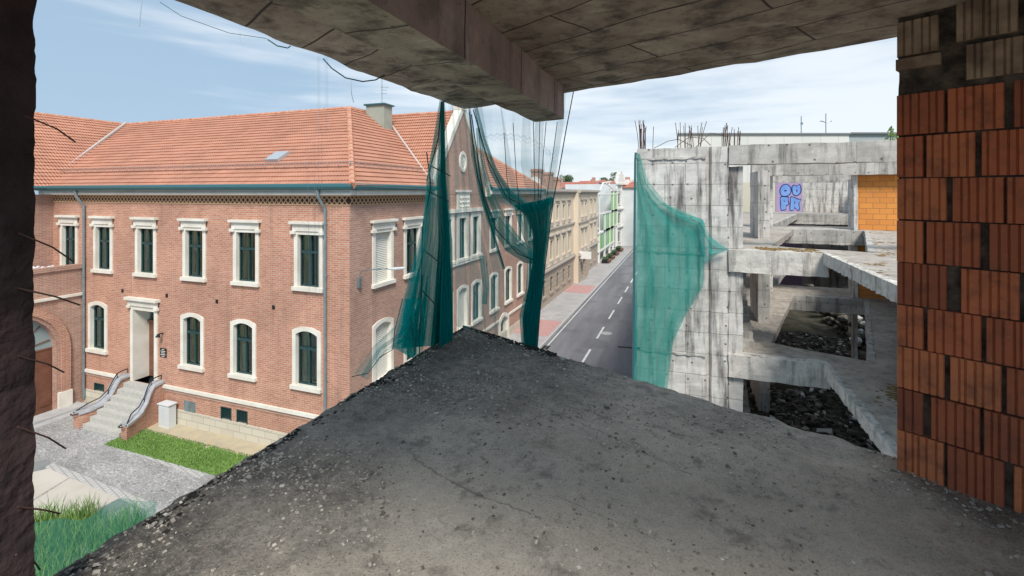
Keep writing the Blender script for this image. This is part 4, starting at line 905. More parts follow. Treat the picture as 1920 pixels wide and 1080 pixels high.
# beams: (x0,x1,y0,y1,top,bottom)
for (x0,x1,y0_,y1_,zt_,zb_) in ((1.165,12,14.90,15.35,1.35,.80),(1.165,3.62,14.90,15.3,-1.64,-2.28),(1.165,3.65,14.92,15.3,-4.64,-5.28),
        (2.9,20,24.55,25.05,1.33,.78),(3.3,7.4,24.55,25.05,-1.66,-2.3),(3.3,7.4,24.55,25.05,-4.66,-5.3),(5.5,22,40.6,41.0,1.3,.75),(6.2,12.9,41.6,42.0,-1.66,-2.4),
        (-1.0,1.16,18.1,18.5,1.3,.7)):
    s = MB(); s.box(x0,x1,y0_,y1_,zb_,zt_); s.build('beam', M['conc_beam'] if not (x0 == 1.165 and zt_ < 0) else M['conc_edge'], ru, rough=(.18,.03,2.2))
for z in (-1.65,-4.65):
    polys = [[(3.62,5.0),(26,5.0),(26,25.06),(7.38,25.06),(4.85,15.6),(3.62,15.31)],
             [(1.60,15.31),(3.62,15.31),(4.85,15.6),(2.5,16.6),(4.6,24.5),(4.6,25.06),(3.0,25.06),(2.3,18.4),(1.6,17.0)],
             [(-1.0,25.06),(26,25.06),(26,27.2),(-1.0,27.2)],
             [(-1.0,27.2),(4.0,27.2),(8.0,42),(-1.0,42)], [(-1.0,42),(26,42),(26,46),(-1.0,46)], [(12.6,27.2),(26,27.2),(26,42),(12.6,42)],
             [(-1.0,18.4),(2.3,18.4),(3.0,25.06),(-1.0,25.06)]]
    for k, po in enumerate(polys):
        s = MB(); s.prism(po, z-.22-.003*k, z-.002*k); s.build('floor_slab', [M['slabtop']], ru, rough=(.5 if k in (0,) else .8,.03,1.5))
    # crumbling pale edge beam along the right side of the void
    s = MB(); s.box(3.50,3.66,4.2,15.0,z-.30,z+.015); s.build('slab_edge', M['conc_edge'], ru, rough=(.08,.035,6))
    s = MB(); s.prism([(4.75,15.75),(4.9,15.7),(7.42,24.5),(7.27,24.5)], z-.34, z+.02); s.build('slab_edge', M['conc_beam'], ru, rough=(.2,.05,3))
    s = MB(); s.prism([(3.98,27.2),(4.2,27.2),(8.15,42),(7.95,42)], z-.4, z+.02); s.build('slab_edge', M['conc_beam'], ru, rough=(.3,.05,3))
# stair flights inside the tower
def flight(x0, x1, ya, za, yb, zb, n):
    s = MB()
    for k in range(n):
        t0, t1 = k/n, (k+1)/n; y_a = ya+(yb-ya)*t0; y_b = ya+(yb-ya)*t1; zz_ = za+(zb-za)*t1
        s.box(x0, x1, y_a, y_b, zz_-.30, zz_)
    s.build('stair_flight', M['conc_beam'], ru)
flight(1.2, 1.95, 15.9, -4.65, 18.9, -3.1, 9); flight(1.2, 1.95, 18.9, -3.1, 16.2, -1.65, 9)
flight(1.2, 1.95, 15.9, -7.65, 18.9, -6.1, 9); flight(1.2, 1.95, 18.9, -6.1, 16.2, -4.65, 9); flight(1.2, 1.95, 18.9, -7.9, 16.4, -10.2, 12)
# back walls
s = MB(); s.box(9.26,14.2,46,46.3,GZ,.95); s.build('back_wall', M['conc'], ru, rough=(.5,.02,1))
s = MB(); s.box(7.3,9.26,46.02,46.3,GZ,.95); s.build('painted_wall', mat('mauve_painted_concrete',(.42,.28,.44),.9,col2=(.34,.30,.48),vscale=2), ru)
s = MB(); s.box(12.9,13.3,27.5,46,GZ,.6); s.build('side_wall', M['conc'], ru, rough=(.6,.02,1))
for za_, zb_ in ((-1.65,.78),(-4.66,-2.3)):
    s = MB(); s.box(7.15,24,25.07,25.25,za_,zb_); s.build('orange_block_wall', M['orange'], ru)
s = MB(); s.box(8.65,8.95,29.5,30,-4.6,.6); s.build('brick_pillar', M['block'], ru)
s = MB(); s.box(2.5,2.9,33.6,34,-1.65,.6); s.build('brick_pillar', M['block'], ru)
s = MB(); s.box(1.0,8.2,52,52.3,GZ,1.0); o = s.build('cream_wall', mat('cream_far_wall',(.62,.58,.46),.9), ru)
s = MB(); s.box(6.9,7.15,51.9,52.0,-1.2,.2); s.build('slit_window', M['room'], ru)
# graffiti: bubble letters on the painted wall
gr = thing('graffiti', 'blue bubble letter graffiti in two rows on the mauve back wall', 'graffiti', (8.4, 45.98, -1.6))
def blob(pts, grow=0.0):
    cx_ = sum(a for a, b in pts)/len(pts); cz_ = sum(b for a, b in pts)/len(pts); o_ = []
    n = len(pts)
    for i in range(n):
        p0, p1, p2, p3 = pts[i-1], pts[i], pts[(i+1)%n], pts[(i+2)%n]
        for t in (0,.33,.66):
            f_ = lambda a, b, c, d: .5*((2*b)+(-a+c)*t+(2*a-5*b+4*c-d)*t*t+(-a+3*b-3*c+d)*t**3)
            x_, z_ = f_(p0[0],p1[0],p2[0],p3[0]), f_(p0[1],p1[1],p2[1],p3[1])
            d_ = math.hypot(x_-cx_, z_-cz_) or 1; o_.append((x_+(x_-cx_)/d_*grow, z_+(z_-cz_)/d_*grow))
    return o_
gx = lambda u: 7.58+u*1.6; gzz = lambda v: -1.55+v*2.25
letters = [[(.05,.62),(.02,.8),(.15,.97),(.38,.98),(.52,.85),(.5,.66),(.33,.55),(.15,.55)],
           [(.60,.70),(.58,.9),(.68,.97),(.80,.93),(.92,.99),(.99,.85),(.95,.66),(.78,.57),(.66,.6)],
           [(.06,.05),(.04,.3),(.03,.5),(.2,.53),(.42,.5),(.40,.38),(.42,.25),(.30,.18),(.30,.06),(.15,.02)],
           [(.48,.04),(.50,.3),(.52,.52),(.68,.5),(.85,.44),(.98,.42),(.88,.27),(.93,.1),(.85,.01),(.72,.1),(.62,.02)]]
ft = frame_q(46.02)
so_ = MB(); si_ = MB(); sk = MB()
for L_ in letters:
    pts = [(gx(a), gzz(b)) for a, b in L_]
    so_.extr(blob(pts, .05), ft, 0, .006); si_.extr(blob(pts, -.035), ft, .006, .012)
for a, b, w_, h_ in ((.27,.76,.11,.05),(.80,.76,.05,.09),(.22,.36,.07,.03),(.70,.30,.04,.08),(.70,.14,.03,.05)):
    sk.extr([(gx(a)+w_*math.cos(i*.785), gzz(b)+h_*1.5*math.sin(i*.785)) for i in range(8)], ft, .012, .016)
so_.build('letter_outline', mat('graffiti_dark_blue', (.015,.03,.16), .7), gr); si_.build('letter_fill', mat('graffiti_light_blue', (.13,.27,.62), .7, col2=(.20,.36,.72), vscale=2), gr); sk.build('letter_counter', D.materials['graffiti_dark_blue'], gr)
# rebar starter bars
def rebars(name, xs, ys, n, h0, h1, lean):
    s = MB()
    for i in range(n):
        x = random.uniform(*xs); y = random.uniform(*ys); h = random.uniform(h0, h1); lx = random.gauss(0, lean); ly = random.gauss(0, lean)
        s.tube([(x,y,1.3),(x+lx*.3,y+ly*.3,1.33+h*.5),(x+lx*h,y+ly*h,1.33+h)], .012, 4)
    return s
rebars('r', (-1.34,-1.0), (15.0,15.3), 15, .6, .92, .05).build('rebar_cluster', M['rust'], ru)
rebars('r', (1.0,1.5), (15.05,15.3), 16, .35, .72, .07).build('rebar_cluster', M['rust'], ru)
s = rebars('r', (-.95,.55), (15.0,15.3), 15, .45, .8, .16)
for k in range(3): s.tube([(-.9+k*.6,15.1,1.35),(-.5+k*.6,15.1,1.55+.1*k),(-.2+k*.7,15.1,1.60),(.2+k*.5,15.1,1.38)], .012, 4)
s.build('rebar_row', M['rust'], ru)
s = MB(); s.tube([(-1.95,14.93,-4.76),(-1.3,14.93,-4.74)], .035, 4); s.build('scaffold_stub', M['black'], ru)
# small tree growing on the ruin's roofline
Pt = atY(1612, 266, 15); 
t = thing('sapling', 'small pale green sapling growing behind the top concrete beam', 'plant', (Pt[0], 15.5, .9))
s = MB(); s.tube([(Pt[0],15.5,.9),(Pt[0]+.02,15.5,1.75)], .012, 4); s.build('stem', M['bark'], t); s = MB()
for _ in range(70):
    z_ = random.uniform(1.35,1.78); r_ = (1.8-z_)*.55; c_ = Vector((Pt[0]+random.uniform(-r_,r_), 15.5+random.uniform(-r_,r_), z_)); s.face([c_, c_+Vector((.03,.0,.02)), c_+Vector((.05,.02,-.02)), c_+Vector((.02,.02,-.03))])
s.build('leaves', M['grass'], t)
# rubble on the lowest floor
s = MB(); s.box(-1.0,26,5.5,45,-8.3,-7.9); struct(s.build('earth_floor', M['earth'], rough=(.8,.18,.7)))
s = MB()
for _ in range(4200):
    x = random.uniform(.5,9.5); y = random.uniform(9,30)
    h = noise.noise(Vector((x*.4,y*.4,3)))*.45; s.rock((x,y,-7.95+max(0,h)), random.uniform(.05,.19)*random.choice((1,1,1,1.6)), .5)
for _ in range(9000):
    x = random.uniform(.8,9.5); y = 9+21*random.random()**1.2; h = max(0, noise.noise(Vector((x*.4,y*.4,3)))*.45)
    k = random.choice((.6,.8,1,1,1.5)); s.shard((x,y,-7.9+h+random.random()*.1), .10*k*random.uniform(.6,1.6), .06*k, .02*k*random.uniform(.6,2))
for _ in range(1200):
    s.rock((random.uniform(8,14), random.uniform(28,42), -7.9+random.random()*.9), random.uniform(.12,.35), .6)
tag(struct(s.build('rubble', M['rubble']), 'stuff'), 'dark heap of broken rubble at the bottom of the void', 'rubble')
s = MB()
for _ in range(5200):
    px_, z = random.choice((((5.4,7.4),-1.65),((3.8,6.0),-1.65),((6.2,8),-1.65),((2.9,4.6),-1.65),((4.0,5.0),-4.65)))
    if z < -3: x = random.gauss(4.9,.35); y = random.gauss(12.3,.7)
    else:
        x = random.uniform(3.75,9.5); y = random.uniform(9,24)
        if x < 4.85+(y-15.6)*.27 and y > 15: continue
        if noise.noise(Vector((x*.9,y*.6,1))) < -.02: continue
    s.rock((x,y,z-.01), random.uniform(.03,.09), .25)
for _ in range(260): x = random.uniform(2.0,3.5); s.rock((x,random.uniform(15.05,15.9),-1.65), random.uniform(.03,.09), .4)
tag(struct(s.build('moss_clumps', M['moss']), 'stuff'), 'ochre moss clumps spread over the open concrete floors', 'moss')

# ================================================================== OUR FLOOR, CEILING, BEAM, PIERS
FL, CE = -1.65, 1.05
CR = (-2.58, 5.34); E2 = (1.29, 3.60); dv = (E2[0]-CR[0], E2[1]-CR[1]); E3 = (CR[0]+dv[0]*2.4, CR[1]+dv[1]*2.4)
fpoly = [CR, E3, (E3[0],-6), (-2.58,-6)]
s = MB(); s.prism(fpoly, FL-.30, FL-.075); struct(s.build('floor_slab', M['beamunder']))
# displaced top sheet
def floor_top():
    me = D.meshes.new('floor'); N1, N2 = 230, 250; vs = []; fs = []
    for j in range(N2+1):
        q = -2.0+(CR[1]+2.0)*(j/N2)**.9
        # right limit of the slab at this q
        xr = CR[0]+(CR[1]-q)/(-dv[1])*dv[0]; xr = min(xr, 4.5)
        for i in range(N1+1):
            x = CR[0]+(xr-CR[0])*i/N1
            w = Vector((x, q, 0)); h = noise.fractal(w*2.2, 1, 2, 5)*.020+noise.fractal(w*16, 1, 2, 3)*.0045
            ed = min(x-CR[0], (xr-x)*abs(dv[1])/math.hypot(*dv)) if xr < 4.5 else x-CR[0]
            rag = noise.fractal(w*7, 1, 2, 4)
            e = max(0, 1-ed/.10); h -= .02*e; h += max(0, rag)*.02*max(0, 1-ed/.4)
            xx = x; qq = q
            if i == 0: xx += rag*.035
            if i == N1: qq += rag*.03
            vs.append((xx, qq, FL+CZ+h))
    for j in range(N2):
        for i in range(N1): a = j*(N1+1)+i; fs.append((a, a+1, a+N1+2, a+N1+1))
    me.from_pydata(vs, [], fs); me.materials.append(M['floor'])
    uv = me.uv_layers.new(name='UVMap')
    for l in me.loops: uv.data[l.index].uv = me.vertices[l.vertex_index].co.xy
    for p in me.polygons: p.use_smooth = True
    o = D.objects.new('floor', me); COL.objects.link(o); return o
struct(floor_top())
def in_floor(x, q): return x > CR[0]+.03 and q < CR[1]+(x-CR[0])*dv[1]/dv[0]-.05
s = MB(); n = 0
while n < 9000:
    if random.random() < .13: x = CR[0]+abs(random.gauss(0,.35)); q = random.uniform(1.2,5.2)
    else: x = random.uniform(-2.5,2.6); q = random.uniform(.9,5.2)
    dens = noise.noise(Vector((x*1.6,q*1.6,5)))
    if not in_floor(x,q) or random.random() > .5+dens*1.2: continue
    w = Vector((x,q,0)); z = FL+noise.fractal(w*2.2,1,2,5)*.02
    r_ = random.choice((.004,.005,.006,.008,.008,.011))*random.uniform(.7,1.4)
    if random.random() < .010: r_ *= 2.2
    dd = math.hypot(x+.1, q-2.3)
    if dd < 1.3 and random.random() < .6: n += 1; continue
    (s.rock((x,q,z-r_*.2), r_, .6) if n % 3 == 0 else s.shard((x,q,z+r_*.2), r_*.9, r_*.6, r_*.35)); n += 1
tag(struct(s.build('cement_crumbs', M['pebble']), 'stuff'), 'small cement crumbs and pebbles scattered over the dark floor slab', 'gravel')
s = MB()
for _ in range(1500):
    t = random.random(); d = abs(random.gauss(0,.075)); q = 1.2+t*4.1; x = CR[0]+d+.0
    if not in_floor(x,q) or noise.noise(Vector((x*4,q*4,0))) < -.1: continue
    s.rock((x,q,FL-.002), random.uniform(.005,.016), .6)
for _ in range(500):
    t = random.random()*.35; x = CR[0]+dv[0]*t; q = CR[1]+dv[1]*t-abs(random.gauss(0,.07)); s.rock((x,q,FL-.003), random.uniform(.006,.018), .7)
tag(struct(s.build('black_moss', M['moss_black']), 'stuff'), 'black dried moss along the edges of the floor slab', 'moss')
# ceiling; cut off behind the camera on purpose, to let daylight onto the floor
C0 = (-2.63, 5.43); C1 = (1.363, 3.94); cv = (C1[0]-C0[0], C1[1]-C0[1]); C2 = (C0[0]+cv[0]*2.3, C0[1]+cv[1]*2.3)
s = MB(); s.prism([C0, C2, (C2[0],-.1), (-2.63,-.1)], CE, CE+.28); struct(s.build('ceiling', M['ceil'], rough=(.16,.022,2.4)))
s = MB(); s.prism([(C0[0]+.0,C0[1]+.0),(C0[0]+cv[0]*.5,C0[1]+cv[1]*.5),(C0[0]+cv[0]*.5,C0[1]+cv[1]*.5-.02),(C0[0],C0[1]-.02)], CE-.001, CE+.2)
# ceiling beam (runs along the street, square dropped section)
BZ = .735
xL = onz(504, 0, BZ)[0]; xR = onz(681, 0, BZ)[0]
ce_at = lambda x: C0[1]+(x-C0[0])*cv[1]/cv[0]
qb_ = onz(1060, 223, BZ); xR = (xR+qb_[0])/2; xL = xR-.34
e_ = onz(1000, 225, BZ)
s = MB(); s.prism([(xL,-.1),(xR,-.1),(xR,qb_[1]),(xL,qb_[1]+.12)], BZ, CE+.02)
bmo = s.build('concrete_beam', [M['beam'], M['beamunder']], rough=(.09,.010,2.5))
for p_ in bmo.data.polygons:
    if p_.normal.z < -.7: p_.material_index = 1
tag(bmo, 'square dark concrete beam running along the ceiling and ending over the slab corner', 'beam')
# hollow clay block wall on the right
wl = thing('brick_wall', 'ribbed orange clay block wall at the right with dark open joints', 'wall', (1.18, 3.445, FL))
A0 = Vector((1.18, 3.445)); tv = Vector((.862,-.507)).normalized(); nv = Vector((tv.y, -tv.x))   # nv towards camera
if nv.dot(-A0) < 0: nv = -nv
def wp(a, o, z): v = A0+tv*a+nv*o; return (v.x, v.y, z)
def block(mb, a0, a1, z0, z1, ribs=True, o=0.0):
    pr = [(a0, -.24)]
    n = max(2, int((a1-a0)/.034)); st_ = (a1-a0)/n
    cuts = [a0+i*st_+(random.uniform(-.008,.008) if 0 < i < n else 0) for i in range(n+1)]
    for i in range(n):
        x_ = cuts[i]; st_ = cuts[i+1]-x_
        if ribs: pr += [(x_+.002, o-.011), (x_+.006, o), (x_+st_-.006, o), (x_+st_-.002, o-.011)]
        else: pr += [(x_, o), (x_+st_, o)]
    pr.append((a1, -.24))
    j = [random.uniform(-.003,.003) for _ in range(4)]
    n = len(pr); vs = [wp(a, b, z0+j[0]) for a, b in pr]+[wp(a, b, z1+j[1]) for a, b in pr]
    mb.grp(vs, [tuple(range(n)), tuple(range(n,2*n))[::-1]]+[(i,n+i,n+(i+1)%n,(i+1)%n) for i in range(n)])
s = MB(); s2 = MB(); CH = .2485
for c in range(9):
    z0 = FL+c*CH; z1 = z0+CH-.010; a = .0-(.0 if c % 2 else .0); first = True
    while a < 2.4:
        w = random.choice((.205,.215,.225)) if not (first and c % 2) else .125
        gap = random.choice((.006,.010,.014,.02,.03,.055))
        block(s, a, a+w, z0, z1, o=random.uniform(-.006,.006)); a += w+gap; first = False
s.build('clay_blocks', M['block'], wl)
z0 = FL+9*CH
s2 = MB(); block(s2, .0, .19, z0+.22, z0+.42); block(s2, .0, .20, z0+.14, z0+.20, False, .01); block(s2, .30, .55, z0+.03, z0+.22); block(s2, .26, .5, z0+.25, z0+.46); block(s2, .56, .82, z0+.0, z0+.23); block(s2,.54,.8,z0+.25,z0+.46); block(s2,.84,1.1,z0,z0+.23)
s2.build('patched_top_blocks', M['block_pale'], wl)
s = MB(); n1 = [wp(.004,-.03,0), wp(2.4,-.03,0), wp(2.4,-.235,0), wp(.004,-.235,0)]; s.prism([(a[0],a[1]) for a in n1], FL-.02, CE+.05)
s.build('mortar_core', M['mortar'], wl, rough=(.05,.012,6))
# dark rough masonry column on the left
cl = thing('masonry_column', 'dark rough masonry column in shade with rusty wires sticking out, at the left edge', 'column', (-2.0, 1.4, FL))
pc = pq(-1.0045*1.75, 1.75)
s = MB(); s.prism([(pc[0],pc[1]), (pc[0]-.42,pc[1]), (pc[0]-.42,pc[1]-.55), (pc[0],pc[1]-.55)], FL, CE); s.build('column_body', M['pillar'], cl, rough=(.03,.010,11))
for (xa, ya, xb, yb) in ((72,225,141,266),(60,445,137,490),(57,548,150,572),(58,675,120,698),(58,808,123,841),(58,958,112,963),(55,1048,75,1068)):
    a = atY(xa-25, ya-8, 1.70); b = atY((xa+xb)/2, (ya+yb)/2-4, 1.78); c = atY(xb, yb, 1.86); s = MB(); s.tube([a, b, c], .0032, 6); s.build('rebar', M['rust'], cl)

# ================================================================== SAFETY NETS
def cloth(L_, R_, nu, nv_, depthL, depthR, pleats, pamp, fold, mats, name, parent=None, seed=0, mb=None):
    """cloth between two hanging border lines given as points (x_px,y_px) at real distances; pleated in depth and width"""
    def samp(P, t):
        k = t*(len(P)-1); i = min(int(k), len(P)-2); f = k-i; return (P[i][0]+(P[i+1][0]-P[i][0])*f, P[i][1]+(P[i+1][1]-P[i][1])*f)
    mb = mb or MB(); vs = []; uvs = []
    for j in range(nv_+1):
        t = j/nv_; l = samp(L_, t); r = samp(R_, t)
        for i in range(nu+1):
            u = i/nu; ph = u*pleats*6.283+seed+noise.noise(Vector((u*3+seed, t*1.3, 0)))*3.0
            uu = min(1, max(0, u+fold*math.sin(ph)/pleats*(.4+.6*t)))
            Y = depthL+(depthR-depthL)*uu+pamp*math.cos(ph)*(.5+.5*t)
            vs.append(atY(l[0]+(r[0]-l[0])*uu, l[1]+(r[1]-l[1])*uu, Y)); uvs.append((u, t))
    b = len(mb.v); mb.v += vs
    for j in range(nv_):
        for i in range(nu):
            a = j*(nu+1)+i; mb.f.append([b+a, b+a+1, b+a+nu+2, b+a+nu+1]); mb.m[len(mb.f)-1] = mb.mi; mb.uv[len(mb.f)-1] = [uvs[a], uvs[a+1], uvs[a+nu+2], uvs[a+nu+1]]
    return mb
def ropeline(mb, pts, Y, r=.004): 
    Ys = Y if isinstance(Y, (list, tuple)) else [Y]*len(pts); mb.tube([atY(x, y, yy) for (x, y), yy in zip(pts, Ys)], r, 5)
n1 = thing('safety_net', 'dark teal safety net bunched and hanging in folds left of the slab corner', 'net', (-2.75, 4.6, -2.3))
m = cloth([(824,188),(806,300),(792,420),(757,560),(735,655)], [(834,188),(842,300),(847,450),(848,560),(850,645)], 90, 40, 4.9, 5.45, 9, .05, 1.5, None, '')
m.build('net_cloth', M['net_thin'], n1, smooth=True)
m = cloth([(826,190),(818,330),(822,450),(815,560),(806,668)], [(833,190),(836,330),(848,450),(850,560),(850,645)], 50, 30, 5.2, 5.5, 6, .05, 1.6, None, '', seed=2)
m.build('dense_fold', M['net'], n1, smooth=True)
m = cloth([(826,190),(800,330),(792,450),(762,560),(742,655)], [(829,190),(812,330),(812,450),(806,560),(790,680)], 40, 30, 4.8, 5.1, 4, .05, 1.3, None, '', seed=5)
m.build('outer_fold', M['net_thin'], n1, smooth=True)
m = cloth([(826,190),(826,330),(830,450),(826,560),(822,668)], [(833,190),(836,330),(842,450),(848,560),(849,645)], 30, 24, 5.0, 5.3, 4, .03, 1.6, None, '', seed=9)
m.build('dark_fold', M['net_dark'], n1, smooth=True)
m = MB()
ropeline(m, [(800,285),(808,350),(792,430),(790,560),(786,668)], 4.9, .006); ropeline(m, [(828,190),(822,260),(800,340)], 5.0, .006)
ropeline(m, [(755,560),(740,620),(736,655),(712,670),(690,700),(660,706)], 4.6, .004); ropeline(m, [(760,560),(772,610),(778,660)], 4.7, .004)
ropeline(m, [(806,310),(845,330)], 5.0, .006); ropeline(m, [(806,360),(842,378)], 5.0, .006); ropeline(m, [(790,465),(826,494)], 5.0, .006); ropeline(m, [(788,540),(820,575)], 5.0, .006)
m.build('net_rope', M['rope'], n1)
m = cloth([(755,560),(742,610),(700,650),(665,700)], [(800,560),(760,640),(722,660),(690,712)], 20, 12, 4.5, 4.8, 2, .04, .6, None, '', seed=3)
m.build('torn_corner', M['net_thin'], n1, smooth=True)

n2 = thing('safety_net', 'teal safety net sagging in swags from the beam end and gathered into one dark bundle', 'net', (-1.2, 5.6, -2.0))
m = cloth([(884,196),(893,260),(905,330),(930,372),(965,395),(1003,392)], [(1074,170),(1066,230),(1058,280),(1050,320),(1044,350),(1038,372)], 60, 30, 5.85, 5.2, 5, .03, .8, None, '')
m.build('sheer_upper_net', M['net_sheer'], n2, smooth=True)
m = cloth([(840,188),(848,300),(851,420),(853,520),(856,612)], [(886,200),(900,330),(922,430),(945,505),(950,640)], 40, 30, 5.75, 5.65, 4, .04, .8, None, '', seed=12)
m.build('wide_veil', M['net_sheer'], n2, smooth=True)
def band(P, wd, Y, mt, nm, seed=0, layers=2):
    L_ = [(x-w*.5*nx, y-w*.5*ny) for (x, y, w, nx, ny) in [(p[0], p[1], p[2], *pn) for p, pn in P]]
    R__ = [(x+w*.5*nx, y+w*.5*ny) for (x, y, w, nx, ny) in [(p[0], p[1], p[2], *pn) for p, pn in P]]
    m = cloth(L_, R__, 16, 40, Y[0], Y[1], 3, .02, 1.2, None, '', seed=seed); m.build(nm, mt, n2, smooth=True)
def sw(pts):
    o_ = []
    for i, p in enumerate(pts):
        a = pts[max(i-1,0)]; b = pts[min(i+1,len(pts)-1)]; dx_, dy_ = b[0]-a[0], b[1]-a[1]; l = math.hypot(dx_,dy_); o_.append((p, (-dy_/l, dx_/l)))
    return o_
band(sw([(892,200,8),(905,260,12),(925,320,16),(952,365,20),(985,390,22),(1015,385,20),(1036,372,10)]), 0, (5.7,5.4), M['net'], 'upper_swag', 1)
band(sw([(896,240,8),(902,310,16),(915,370,26),(935,420,34),(962,458,36),(990,480,30),(1008,488,16)]), 0, (5.6,5.4), M['net'], 'lower_swag', 2)
band(sw([(880,200,4),(888,290,10),(905,370,10),(925,440,8),(945,505,5)]), 0, (5.5,5.5), M['net'], 'hanging_strip', 3)
band(sw([(905,480,14),(912,540,12),(908,570,10)]), 0, (5.5,5.5), M['net_thin'], 'loose_strip', 7)
m = cloth([(965,385),(985,405),(998,440),(1000,486),(990,540),(980,600),(984,655)], [(1038,370),(1033,400),(1028,440),(1022,486),(1018,540),(1013,590),(1008,660)], 44, 40, 5.35, 5.25, 6, .05, 1.6, None, '', seed=4)
m.build('gathered_bundle', M['net_dark'], n2, smooth=True)
m = cloth([(960,385),(972,420),(990,470),(986,540),(974,592),(978,655)], [(1036,374),(1031,420),(1024,480),(1020,540),(1010,600),(1006,655)], 34, 30, 5.45, 5.35, 5, .05, 1.4, None, '', seed=6)
m.build('bundle_wrap', M['net'], n2, smooth=True)
m = MB(); ropeline(m, [(1076,168),(1062,240),(1048,320),(1038,372),(1028,450),(1018,530),(1012,590),(1004,643)], 5.2, .006)
for (pts) in ([(945,250),(950,330),(958,385)], [(962,230),(968,330),(975,392)], [(1000,228),(1002,320),(1003,385)], [(1024,228),(1018,300),(1013,382)], [(1045,228),(1034,310),(1024,378)], [(1012,228),(1009,380)]): ropeline(m, pts, 5.35, .004)
ropeline(m, [(887,205),(915,300),(950,370),(1000,395),(1038,372)], 5.4, .006); ropeline(m, [(884,215),(905,360),(930,430),(970,475),(1005,490)], 5.4, .006); ropeline(m, [(880,210),(895,330),(925,440),(945,500)], 5.4, .005)
m.build('net_rope', M['rope'], n2)
# net draped over the tower wall
n3 = thing('safety_net', 'light green safety net draped over the left half of the concrete tower', 'net', (-.6, 14.7, -7))
tl = [(1194,287),(1192,330),(1191,400),(1190,470),(1190,540),(1189,620),(1188,700),(1187,760)]
tr = [(1199,288),(1212,345),(1238,378),(1322,414),(1321,480),(1319,535),(1285,592),(1262,642),(1252,722),(1248,770)]
def resamp(P, n): 
    d = [0]; 
    for a, b in zip(P, P[1:]): d.append(d[-1]+math.hypot(b[0]-a[0], b[1]-a[1]))
    o_ = []
    for k in range(n+1):
        t = d[-1]*k/n; i = max(j for j in range(len(P)-1) if d[j] <= t+1e-9); f = (t-d[i])/(d[i+1]-d[i]); o_.append((P[i][0]+(P[i+1][0]-P[i][0])*f, P[i][1]+(P[i+1][1]-P[i][1])*f))
    return o_
def wcloth(L_, R__, nu, nr, q_off, pl, amp, seed, mt, nm):
    mb = MB(); vs = []; uvs = []; L_, R__ = resamp(L_, nr), resamp(R__, nr)
    for j in range(nr+1):
        for i in range(nu+1):
            u = i/nu; x = L_[j][0]+(R__[j][0]-L_[j][0])*u; y = L_[j][1]+(R__[j][1]-L_[j][1])*u
            ph = u*pl*6.283+seed+noise.noise(Vector((u*4+seed,j/nr*2,0)))*2.5; q = 14.86-q_off-amp*(1+math.cos(ph)); p = onq(x, q); vs.append((p, q, zat(y, p, q))); uvs.append((u, j/nr))
    mb.v = vs
    for j in range(nr):
        for i in range(nu):
            a = j*(nu+1)+i; mb.f.append([a,a+1,a+nu+2,a+nu+1]); mb.m[len(mb.f)-1] = 0; mb.uv[len(mb.f)-1] = [uvs[a],uvs[a+1],uvs[a+nu+2],uvs[a+nu+1]]
    mb.build(nm, mt, n3, smooth=True)
wcloth(tl, tr, 60, 60, .03, 4, .02, 1, M['net_wall'], 'net_sheet')
wcloth([(1240,377),(1275,400),(1316,410),(1330,440),(1350,460),(1366,466)], [(1244,386),(1276,412),(1308,424),(1322,455),(1330,480),(1366,470)], 14, 30, .10, 2, .04, 2, M['net'], 'folded_hem')
wcloth([(1316,412),(1325,440),(1366,467)], [(1306,420),(1318,500),(1340,478)], 14, 24, .08, 3, .04, 4, M['net'], 'hanging_flap')
wcloth([(1196,290),(1208,340),(1232,374),(1246,382)], [(1200,288),(1214,338),(1238,368),(1250,384)], 6, 20, .08, 1, .02, 5, M['net'], 'top_hem')
m = MB(); pts = [(1192,286)]+[(1191-k*.4,300+k*40) for k in range(12)]
m.tube([(onq(x,14.7), 14.7, zat(y,onq(x,14.7),14.7)) for x, y in pts], .035, 6); m.build('edge_pole', M['gutter'], n3)
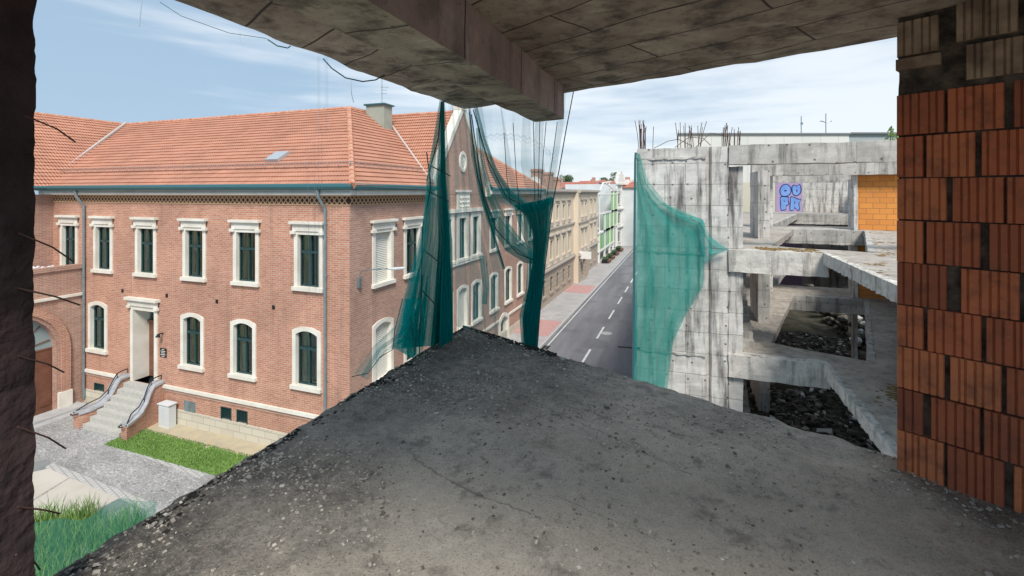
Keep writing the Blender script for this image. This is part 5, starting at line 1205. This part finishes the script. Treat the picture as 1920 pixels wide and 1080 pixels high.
# stretched net over the opening on the left: real open threads, seam bands, border rope
n4 = thing('safety_net', 'open pale mesh net stretched over the left opening with scalloped top rope', 'net', (-2.8, 3, FL))
m = MB()
for x0_ in (596, 611):
    zig = []
    for k in range(60):
        y = 105+k*2.4; zig.append((x0_+(4 if k % 2 else -2)+k*.02, y))
    ropeline(m, zig, 4.1, .0018)
for x in (577, 589, 597, 603): ropeline(m, [(x, 250), (x+1, 400), (x+3, 560)], 4.1, .0010)
for pts in ([(430,90),(440,300)],): pass
ropeline(m, [(266,0),(262,40),(261,50)], 3.0, .003); ropeline(m, [(658,150),(659,175),(663,192)], 4.3, .003); ropeline(m, [(450,60),(451,78)], 3.5, .002)
m.build('net_threads', M['thread'], n4)
m = MB(); ropeline(m, [(502,74),(520,86),(540,90),(545,86)], 3.8, .005); ropeline(m, [(606,110),(622,128),(648,146),(680,153),(704,150),(722,140)], 4.2, .006); ropeline(m, [(300,4),(340,30),(430,62),(500,72)], 3.3, .002)
m.build('border_rope', M['rope'], n4)
zz_ = []
for k in range(26):
    a = math.pi*(.62-.5*k/25); zz_.append((965+100*math.cos(a)*1.0-20+ (k%2)*0, 320-68*math.sin(a)+(3 if k % 2 else -3)))
m = MB(); ropeline(m, zz_, 5.3, .0018); ropeline(m, [(x, y+8) for x, y in zz_], 5.3, .0012); m.build('seam_band', M['thread'], n4)
m = cloth([(20,930),(20,1010),(20,1140)], [(440,850),(330,930),(130,1060)], 40, 20, 3.0, 3.2, 3, .05, .3, None, '', seed=8)
# lower part of this net hangs outside the slab edge
vs = []
m = MB()
def netpt(x, y): 
    p = -2.75; u = (x-CX)/F; Y = p/(cS*u-sS); return (p+.03*math.sin(Y*9), Y*(cS+sS*u), (CY-y)/F*Y)
g = []
for j in range(21):
    t = j/20
    for i in range(31):
        u = i/30; x = 30+(300-30)*u; ytop = (978-8*u/.44 if u < .44 else (970-38*(u-.44)/.32 if u < .76 else 932+14*(u-.76)/.24))+3*math.sin(u*17); yb = 1230-u*200; y = ytop+(yb-ytop)*t; a = netpt(x, y); g.append(a)
m.v = g
for j in range(20):
    for i in range(30): a = j*31+i; m.f.append([a,a+1,a+32,a+31]); m.m[len(m.f)-1] = 0; m.uv[len(m.f)-1] = [(i/30,j/20),((i+1)/30,j/20),((i+1)/30,(j+1)/20),(i/30,(j+1)/20)]
m.build('slack_lower_net', net_mat('slack_green_net', (.14,.80,.56), .32, .46, 6), n4, smooth=True)

for o in D.objects:
    if '_o' in o: del o['_o']
